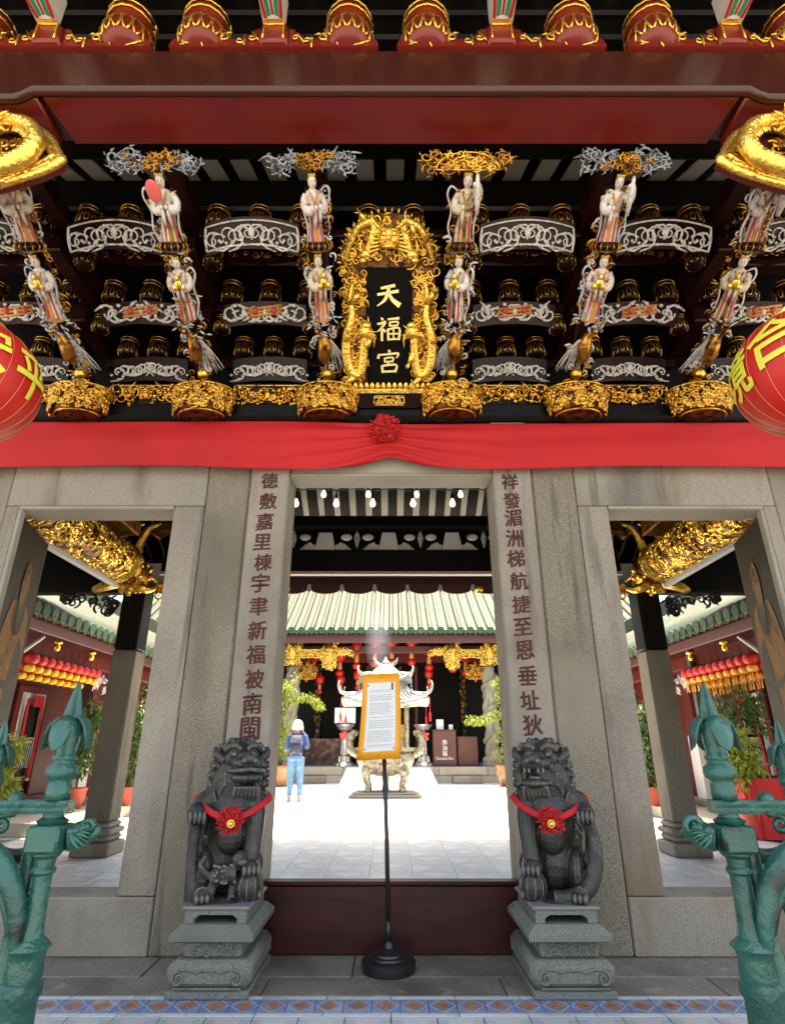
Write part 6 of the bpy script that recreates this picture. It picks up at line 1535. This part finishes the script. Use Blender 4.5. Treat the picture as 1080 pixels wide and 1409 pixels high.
def shrub(label, loc, h, w_, m_, seed, group):
    t = thing('potted_shrub', label, 'potted plant', loc, group=group); pot(t, .16, .3, clay_red); r_ = R(seed); b = MB()
    for q in range(7): b.tube([(0, 0, .25), (r_.uniform(-.5, .5) * w_, r_.uniform(-.5, .5) * w_, h * r_.uniform(.6, .95))], [.012, .004], 5)
    mk('stem', b, bark, t); b = MB()
    for q in range(30): clump(b, (r_.uniform(-1, 1) * w_ * .6, r_.uniform(-1, 1) * w_ * .6, r_.uniform(.35, 1) * h), (.12, .12, .1), 30, .11, .045, r_)
    mk('foliage', b, m_, t, False)
pg = 'leafy pots in the galleries'
shrub('leafy green pot plant by the red cloth table in the right gallery', (4.95, 8.9, .16), 1.75, .42, foliage_g, 5, pg)
shrub('pale green leafy pot plant nearest the right hall column', (4.62, 8.35, 0), 1.25, .3, foliage_y, 6, pg)
shrub('thin leafy pot plant beside the left gallery pier', (-5.0, 10.25, .16), 1.55, .22, foliage_g, 7, pg)
shrub('small pale plant behind the left gate finial', (-4.75, 7.7, 0), 1.15, .2, foliage_y, 8, pg)
t = thing('cloth_table', 'small table under a pleated red cloth in the right gallery', 'table', (4.78, 8.45, 0)); 
b = MB(); n = 64
b.loft([[((.28 + am * math.cos(14 * a)) * (abs(math.cos(a)) ** .5 * (1 if math.cos(a) > 0 else -1)), (.28 + am * math.cos(14 * a)) * (abs(math.sin(a)) ** .5 * (1 if math.sin(a) > 0 else -1)), z) for a in [2 * PI * k / n for k in range(n)]] for z, am in ((.01, .016), (.3, .012), (.66, .004), (.70, 0))]); mk('cloth', b, red_cloth, t)
b = MB(); b.box(-.26, .26, -.26, .26, .702, .725, .006); mk('table_top', b, maroon, t)
b = MB(); b.box(-.05, .05, -.05, .05, 0, 2.4, .006); o = mk('timber_post', b, M('old_timber', (.10, .075, .055), .7, spots=[(4, 4, (.06, .045, .035), .45, .7, (6, 6, .6))]), None); o.location = (4.9, 9.75, .16); tag(o, 'bare brown timber post standing in the right gallery', 'post')

# ================================================================== INCENSE BURNER
ux, uy = -.13, 14.86
u = thing('incense_burner', 'ornate pale bronze incense urn under a two tier pavilion roof in the courtyard', 'incense urn', (ux, uy, 0))
b = MB(); b.box(-.8, .8, -.6, .6, 0, .06, .02); b.box(-.7, .7, -.5, .5, .061, .1, .01); mk('base_slab', b, granite_pale, u)
for a in (-2.4, -.74, PI / 2):
    x, y = .52 * math.cos(a), .4 * math.sin(a); b = MB(); P = smooth_pts([(x * .7, y * .7, .62), (x * 1.1, y * 1.1, .55), (x * 1.12, y * 1.12, .38), (x * .98, y * .98, .24), (x * 1.05, y * 1.05, .1)]); b.tube(P, lerpl([.14, .13, .09, .075, .1], len(P)), 10); b.ell((x * 1.1, y * 1.1 - .06, .52), (.1, .07, .1), 10, 8); mk('leg', b, urn_stone, u, True)
b = MB(); b.lathe([(.2, .42), (.42, .48), (.6, .6), (.68, .76), (.66, .88), (.6, .94), (.72, .99), (.72, 1.04), (.62, 1.04), (.56, .95)], 36, sy=.8); mk('bowl', b, urn_stone, u)
b = scroll_panel(1.0, .2, 31, 9, .018, 0, False); b2 = MB(); 
for p in range(len(b.v)): x, y, z = b.v[p]; b.v[p] = (x, y - .52 + .3 * x * x, z + .76)
mk('relief_band', b, urn_stone, u, True)
for sg in (-1, 1):
    b = MB(); P = smooth_pts([(sg * .62, 0, .86), (sg * .82, 0, .98), (sg * .84, 0, 1.2), (sg * .76, 0, 1.36), (sg * .66, 0, 1.34)]); b.tube(P, lerpl([.07, .08, .07, .07, .04], len(P)), 9, flat=1.2); mk('handle', b, urn_stone, u, True)
roof_steel = M('pavilion_metal', (.36, .38, .36), .4, .3, spots=[(10, 4, (.12, .14, .12), .5, .68)], bump=[(30, .4, .006)])
for sx in (-1, 1):
    for sy in (-1, 1):
        b = MB(); b.lathe([(.05, 1.02), (.05, 2.05)], 10, (sx * .5, sy * .38, 0)); mk('post', b, urn_stone, u)
def pav_roof(name, hw, hd, z, rise, topk):
    n = 40; rings = []
    for q, zz in ((1.0, -.02), (1.0, .03), (.8, rise * .18), (.62, rise * .45), (topk, rise)):
        rg = []
        for k in range(n):
            a = 2 * PI * (k + .5) / n; ca, sa = math.cos(a), math.sin(a); m_ = max(abs(ca), abs(sa)); cn = min(abs(ca), abs(sa)) / m_
            rg.append((hw * q * ca / m_, hd * q * sa / m_, z + zz + (.20 * cn ** 3 * (q > .7) * q ** 2) * hw))
        rings.append(rg)
    b = MB(); b.loft(rings); o = mk(name, b, roof_steel, u)
    for k in range(int(hw * 16)):
        for sy in (-1,):
            x = -hw * .92 + 2 * hw * .92 * k / (int(hw * 16) - 1); c_ = (abs(x) / hw); b = MB(); b.tube([(x, -hd * 1.0, z + .05 + .2 * c_ ** 4 * hw * .8), (x * .8, -hd * .8, z + rise * .18 + .03 + .1 * c_ ** 4 * hw), (x * .62, -hd * .62, z + rise * .45 + .02)], .026, 6); mk('tile_row', b, roof_steel, o, True)
    for sx in (-1, 1):
        for sy in (-1, 1):
            b = MB(); P = smooth_pts([(sx * hw * .6, sy * hd * .6, z + rise * .5), (sx * hw * .95, sy * hd * .95, z + .16 * hw + .06), (sx * hw * 1.06, sy * hd * 1.06, z + .3 * hw + .08), (sx * hw * 1.04, sy * hd * 1.04, z + .42 * hw + .08)]); b.tube(P, lerpl([.03, .04, .03, .012], len(P)), 7); mk('upturned_corner', b, roof_steel, o, True)
            b = MB(); b.tube([(sx * hw * 1.0, sy * hd * 1.0, z + .12 * hw), (sx * hw * 1.0, sy * hd * 1.0, z - .22)], .008, 5); b.lathe([(.012, 0), (.025, -.05), (.022, -.18), (.008, -.19)], 8, (sx * hw, sy * hd, z - .2)); mk('tassel', b, rosette_red if name == 'lower_roof' else roof_steel, o, True)
pav_roof('lower_roof', 1.02, .8, 1.98, .55, .45); pav_roof('upper_roof', .62, .5, 2.52, .4, .25)
b = MB(); b.box(-.32, .32, -.26, .26, 2.3, 2.55, .01); mk('drum', b, urn_stone, u)
b = MB(); b.lathe([(.16, 2.9), (.08, 2.95), (.1, 3.0), (.04, 3.06), (.01, 3.14)], 12)
for sg in (-1, 1): b.tube(smooth_pts([(0, 0, 2.92), (sg * .15, 0, 2.93), (sg * .26, 0, 3.02), (sg * .3, 0, 3.12)]), lerpl([.05, .05, .04, .01], 10), 7)
mk('ridge_finial', b, roof_steel, u)
# candle stands
for s, uu, lab in ((-1, 473, 'steel candle stand with a white placard on top, left of the incense urn'), (1, 583, 'steel candle stand with red bow, right of the incense urn')):
    P = onY(uu, 1052, 20.3); t = thing('candle_stand', lab, 'candle stand', (P.x, 20.3, .45), group='steel candle stands before the main hall')
    b = MB(); b.lathe([(.3, 0), (.3, .1), (.22, .14), (.2, .3), (.13, .36), (.1, .9), (.07, 1.0), (.09, 1.05)], 18); mk('stem', b, silver, t)
    b = MB(); b.lathe([(.08, 1.05), (.22, 1.12), (.30, 1.24), (.31, 1.26), (.28, 1.25), (.18, 1.14)], 22); mk('dish', b, silver, t)
    b = MB()
    for k in range(20): r2 = R(k); b.ell((r2.uniform(-.14, .14), -.1 + r2.uniform(-.06, .04), .93 + r2.uniform(-.12, .1)), (.06, .03, .05), 7, 5)
    mk('red_bow', b, pink_red, t, True)
    if s < 0: b = MB(); b.box(-.34, .34, -.02, .02, 1.3, 1.78, .005); mk('placard', b, paper, t, False); b = MB(); b.box(-.02, .02, -.01, .01, 1.1, 1.3); mk('placard_rod', b, silver, t, False)
# donation boxes
t = thing('donation_box', 'brown wooden donation box with white lettering on the hall platform', 'donation box', (1.74, 20.4, .45))
box_b = M('donation_brown', (.13, .045, .035), .45, spots=[(4, 4, (.10, .035, .028), .5, .7)])
b = MB(); b.box(-.38, .38, 0, .5, 0, 1.08, .012); mk('box', b, box_b, t, False); b = MB(); b.box(-.4, .4, -.02, .52, 1.081, 1.11, .006); mk('lid', b, box_b, t, False)
for k, ch in enumerate('添油箱'):
    me, co = glyph(ch, 1, .01, .003); o2 = np.stack([co[:, 0] * .17, -co[:, 2], co[:, 1] * .17], 1); me.vertices.foreach_set('co', o2.ravel()); me.materials.clear(); me.materials.append(paper); me.update(); link('white_character', me, t, (0, -.006, .72 - .17 * k))
me, co = glyph('Donation Box', 1, .01, .003); o2 = np.stack([co[:, 0] * .098, -co[:, 2], co[:, 1] * .13], 1); me.vertices.foreach_set('co', o2.ravel()); me.materials.clear(); me.materials.append(paper); me.update(); link('white_lettering', me, t, (0, -.006, .24))
tt = thing('wooden_cabinet', 'low plain brown cabinet beside the donation box', 'cabinet', (2.5, 20.5, .45)); b = MB(); b.box(-.33, .33, 0, .45, 0, .9, .012); mk('case', b, box_b, tt, False); b = MB(); b.box(-.30, .30, -.008, -.001, .03, .86, .004); mk('door_panel', b, box_b, tt, False)
for x, w_, h, lab in ((1.62, .12, .32, 'taller white card standing on the donation box'), (1.98, .07, .16, 'small white card at the right end of the donation box')):
    t = thing('table_card', lab, 'card', (x, 20.6, 1.561), group='cards on the donation box'); b = MB(); b.box(-w_, w_, -.01, .01, 0, h, .004); mk('card', b, paper, t, False); b = MB(); b.box(-w_, w_, -.03, .05, -.0, .012); mk('foot', b, paper, t, False)
# faint incense smoke
sm = bpy.data.materials.new('incense_smoke'); sm.use_nodes = True; N = sm.node_tree.nodes; N.remove(N['Principled BSDF']); pv = N.new('ShaderNodeVolumePrincipled'); pv.inputs['Color'].default_value = (.75, .82, 1, 1); 
tcs = N.new('ShaderNodeTexCoord'); mps = N.new('ShaderNodeMapping'); mps.inputs['Location'].default_value = (0, 0, -1.0); mps.inputs['Scale'].default_value = (2.4, 2.4, .9); grs = N.new('ShaderNodeTexGradient'); grs.gradient_type = 'SPHERICAL'; mus = N.new('ShaderNodeMath'); mus.operation = 'MULTIPLY'; mus.inputs[1].default_value = .42
sm.node_tree.links.new(tcs.outputs['Object'], mps.inputs[0]); sm.node_tree.links.new(mps.outputs[0], grs.inputs[0]); sm.node_tree.links.new(grs.outputs[1], mus.inputs[0]); sm.node_tree.links.new(mus.outputs[0], pv.inputs['Density'])
sm.node_tree.links.new(pv.outputs[0], N['Material Output'].inputs['Volume'])
b = MB(); b.lathe([(.08, 0), (.25, .4), (.4, .9), (.42, 1.4), (.3, 1.9), (.1, 2.2)], 14); o = mk('incense_smoke', b, sm, None, True); o.location = (-.35, 16.2, 2.6); tag(o, 'thin bluish incense smoke rising above the urn', 'smoke', kind='stuff')

# ================================================================== STRING LIGHTS IN THE ENTRANCE HALL
bulb = MB(); bulb.lathe([(.012, 0), (.016, -.012), (.026, -.035), (.03, -.055), (.024, -.075), (.008, -.086)], 12); bum = mesh_of(bulb, 'bulb', lamp_glass, True)
sock = MB(); sock.lathe([(.006, .09), (.008, .06), (.017, .045), (.017, .0)], 10); som = mesh_of(sock, 'socket', black_plastic)
for k, (Y, v0, pts, lab) in enumerate(((5.4, 676, [408, 463, 513, 568, 622, 674], 'lower string of white bulbs across the entrance hall'), (5.9, 668, [446, 507, 573, 633], 'upper string of white bulbs across the entrance hall'))):
    P0 = [onY(u_, v0 + (0 if k else 3), Y) for u_ in pts]; z0 = P0[0].z
    t = thing('string_light', lab, 'string lights', (0, Y, z0), group='bulb strings in the entrance hall')
    xs_ = [-2.9] + [p.x for p in P0] + [2.9]; path = []
    for a, c_ in zip(xs_, xs_[1:]):
        for j in range(5): q = j / 5; path.append((a + (c_ - a) * q, 0, .03 - .05 * 4 * q * (1 - q) * 0 + (.02 * math.sin(q * PI))))
    path.append((2.9, 0, .03)); b = MB(); b.tube(path, .006, 5); mk('wire', b, black_plastic, t, True)
    more = [-2.3, -1.75, 1.75, 2.3]
    for x in [p.x for p in P0] + more:
        so_ = link('socket', som, t, (x, 0, -.06)); link('bulb', bum, t, (x, 0, -.06))

# ================================================================== PERSON
pe = thing('person', 'person in blue denim jacket and jeans with backpack, seen from behind in the courtyard', 'person', (-2.03, 13.55, 0), (0, 0, math.radians(4)))
def body_parts():
    f = MB()
    def T(mb, P, rad, k=4, fl=1): S = smooth_pts(P, k); mb.tube(S, lerpl(rad, len(S)), 12, flat=fl)
    hips = .84; f.ell((0, 0, 1.475), (.075, .09, .105), 14, 11); T(f, [(0, .0, 1.30), (0, .01, 1.42)], [.055, .05])
    f.ell((0, .09, 1.465), (.014, .018, .02), 8, 6)
    for sg in (-1, 1): f.ell((sg * .077, .0, 1.47), (.012, .02, .03), 8, 6)
    T(f, [(0, 0, .85), (0, .0, 1.02), (0, .0, 1.2), (0, -.005, 1.31)], [.14, .12, .15, .10], fl=.75)
    arms = {1: [(.15, 0, 1.29), (.215, .03, 1.06), (.17, .22, 1.22), (.085, .25, 1.36)], -1: [(-.15, 0, 1.29), (-.21, .02, 1.05), (-.17, .19, 1.1), (-.06, .26, 1.3)]}
    for sg in (-1, 1):
        T(f, arms[sg], [.05, .045, .038, .028]); h = Vector(arms[sg][-1]); f.ell(h + Vector((0, .01, .035)), (.026, .036, .045), 9, 7)
        for q in range(4): f.tube([h + Vector((-sg * .015, .03, .02 + .017 * q)), h + Vector((-sg * .04, .04, .022 + .017 * q)), h + Vector((-sg * .055, .03, .022 + .016 * q))], [.010, .009, .007], 6)
        f.tube([h + Vector((0, -.01, .03)), h + Vector((-sg * .03, .0, .06)), h + Vector((-sg * .045, .02, .065))], [.011, .01, .007], 6)
        T(f, [(sg * .085, 0, .86), (sg * .10, .01, .48), (sg * .105, -.01, .08)], [.095, .062, .042]); T(f, [(sg * .105, -.02, .05), (sg * .115, .1, .035)], [.045, .035])
    j = MB(); T(j, [(0, 0, .86), (0, 0, 1.02), (0, 0, 1.2), (0, -.005, 1.33)], [.165, .15, .175, .115], fl=.78)
    for sg in (-1, 1): T(j, arms[sg][:3] + [tuple(Vector(arms[sg][3]) * .9 + Vector(arms[sg][2]) * .1)], [.072, .064, .055, .045])
    p = MB(); T(p, [(0, 0, .94), (0, 0, .80)], [.155, .15], fl=.85)
    for sg in (-1, 1): T(p, [(sg * .08, 0, .84), (sg * .10, .01, .48), (sg * .105, -.01, .11)], [.108, .075, .056])
    return f, j, p
f, j, p = body_parts()
link('body', remesh(f, 'person_body', skin_m, .011, 2), pe); link('jacket', remesh(j, 'jacket', denim_j, .011, 2), pe); link('jeans', remesh(p, 'jeans', denim_p, .011, 2), pe)
b = MB(); b.lathe([(.105, 1.40), (.125, 1.42), (.12, 1.46), (.105, 1.52), (.085, 1.575), (.04, 1.605), (.005, 1.61)], 22, (0, -.005, 0), sy=1.1); mk('hat', b, cap_white, pe)
b = MB(); b.loft([[(sx * w_ / 2, -.12 - d_ * dd, z) for sx, dd in ((-1, 0), (1, 0), (1, .8), (.6, 1), (-.6, 1), (-1, .8))] for z, w_, d_ in ((.92, .22, .08), (.96, .26, .13), (1.1, .27, .15), (1.22, .25, .12), (1.29, .18, .06))][::-1]); bp = mk('backpack', b, pack_m, pe)
b = MB(); b.loft([[(sx * w_ / 2, -.25 - d_ * dd, z) for sx, dd in ((-1, 0), (1, 0), (.7, 1), (-.7, 1))] for z, w_, d_ in ((.97, .18, .03), (1.0, .2, .05), (1.09, .2, .04))][::-1]); mk('pocket', b, pack_m, bp)
for sg in (-1, 1):
    b = MB(); b.tube(smooth_pts([(sg * .08, -.12, 1.27), (sg * .1, -.02, 1.38), (sg * .11, .1, 1.25), (sg * .12, .06, 1.0)]), .018, 7, flat=.5); mk('strap', b, pack_m, bp, True)
    b = MB(); b.tube([(sg * .105, -.06, .035), (sg * .108, .02, .045), (sg * .118, .13, .03)], [.04, .048, .036], 10); b.box(sg * .11 - .045, sg * .11 + .045, -.09, .16, 0, .018, .006); mk('shoe', b, shoe_m, pe)
b = MB(); b.box(-.035, .035, .27, .28, 1.30, 1.44, .004); ph = mk('mobile_phone', b, black_plastic, None, False); ph.location = pe.location; tag(ph, 'dark phone held up by the person in denim', 'phone')
# carvings made of many tiny scrolls count as one part each
for o in bpy.data.objects:
    nm = o.name.split('.')[0]
    if nm in ('crest_scroll', 'scroll_carving', 'carved_leaf', 'strut_crest', 'column_couplet', 'basket_openwork', 'frame_scrollwork', 'crest_scrollwork', 'fret_spandrel', 'gilded_spandrel', 'gilded_frieze', 'scrollwork', 'plume', 'scroll_lining', 'foliage', 'waist_relief', 'relief_band', 'gold_lining'):
        o['kind'] = 'stuff'
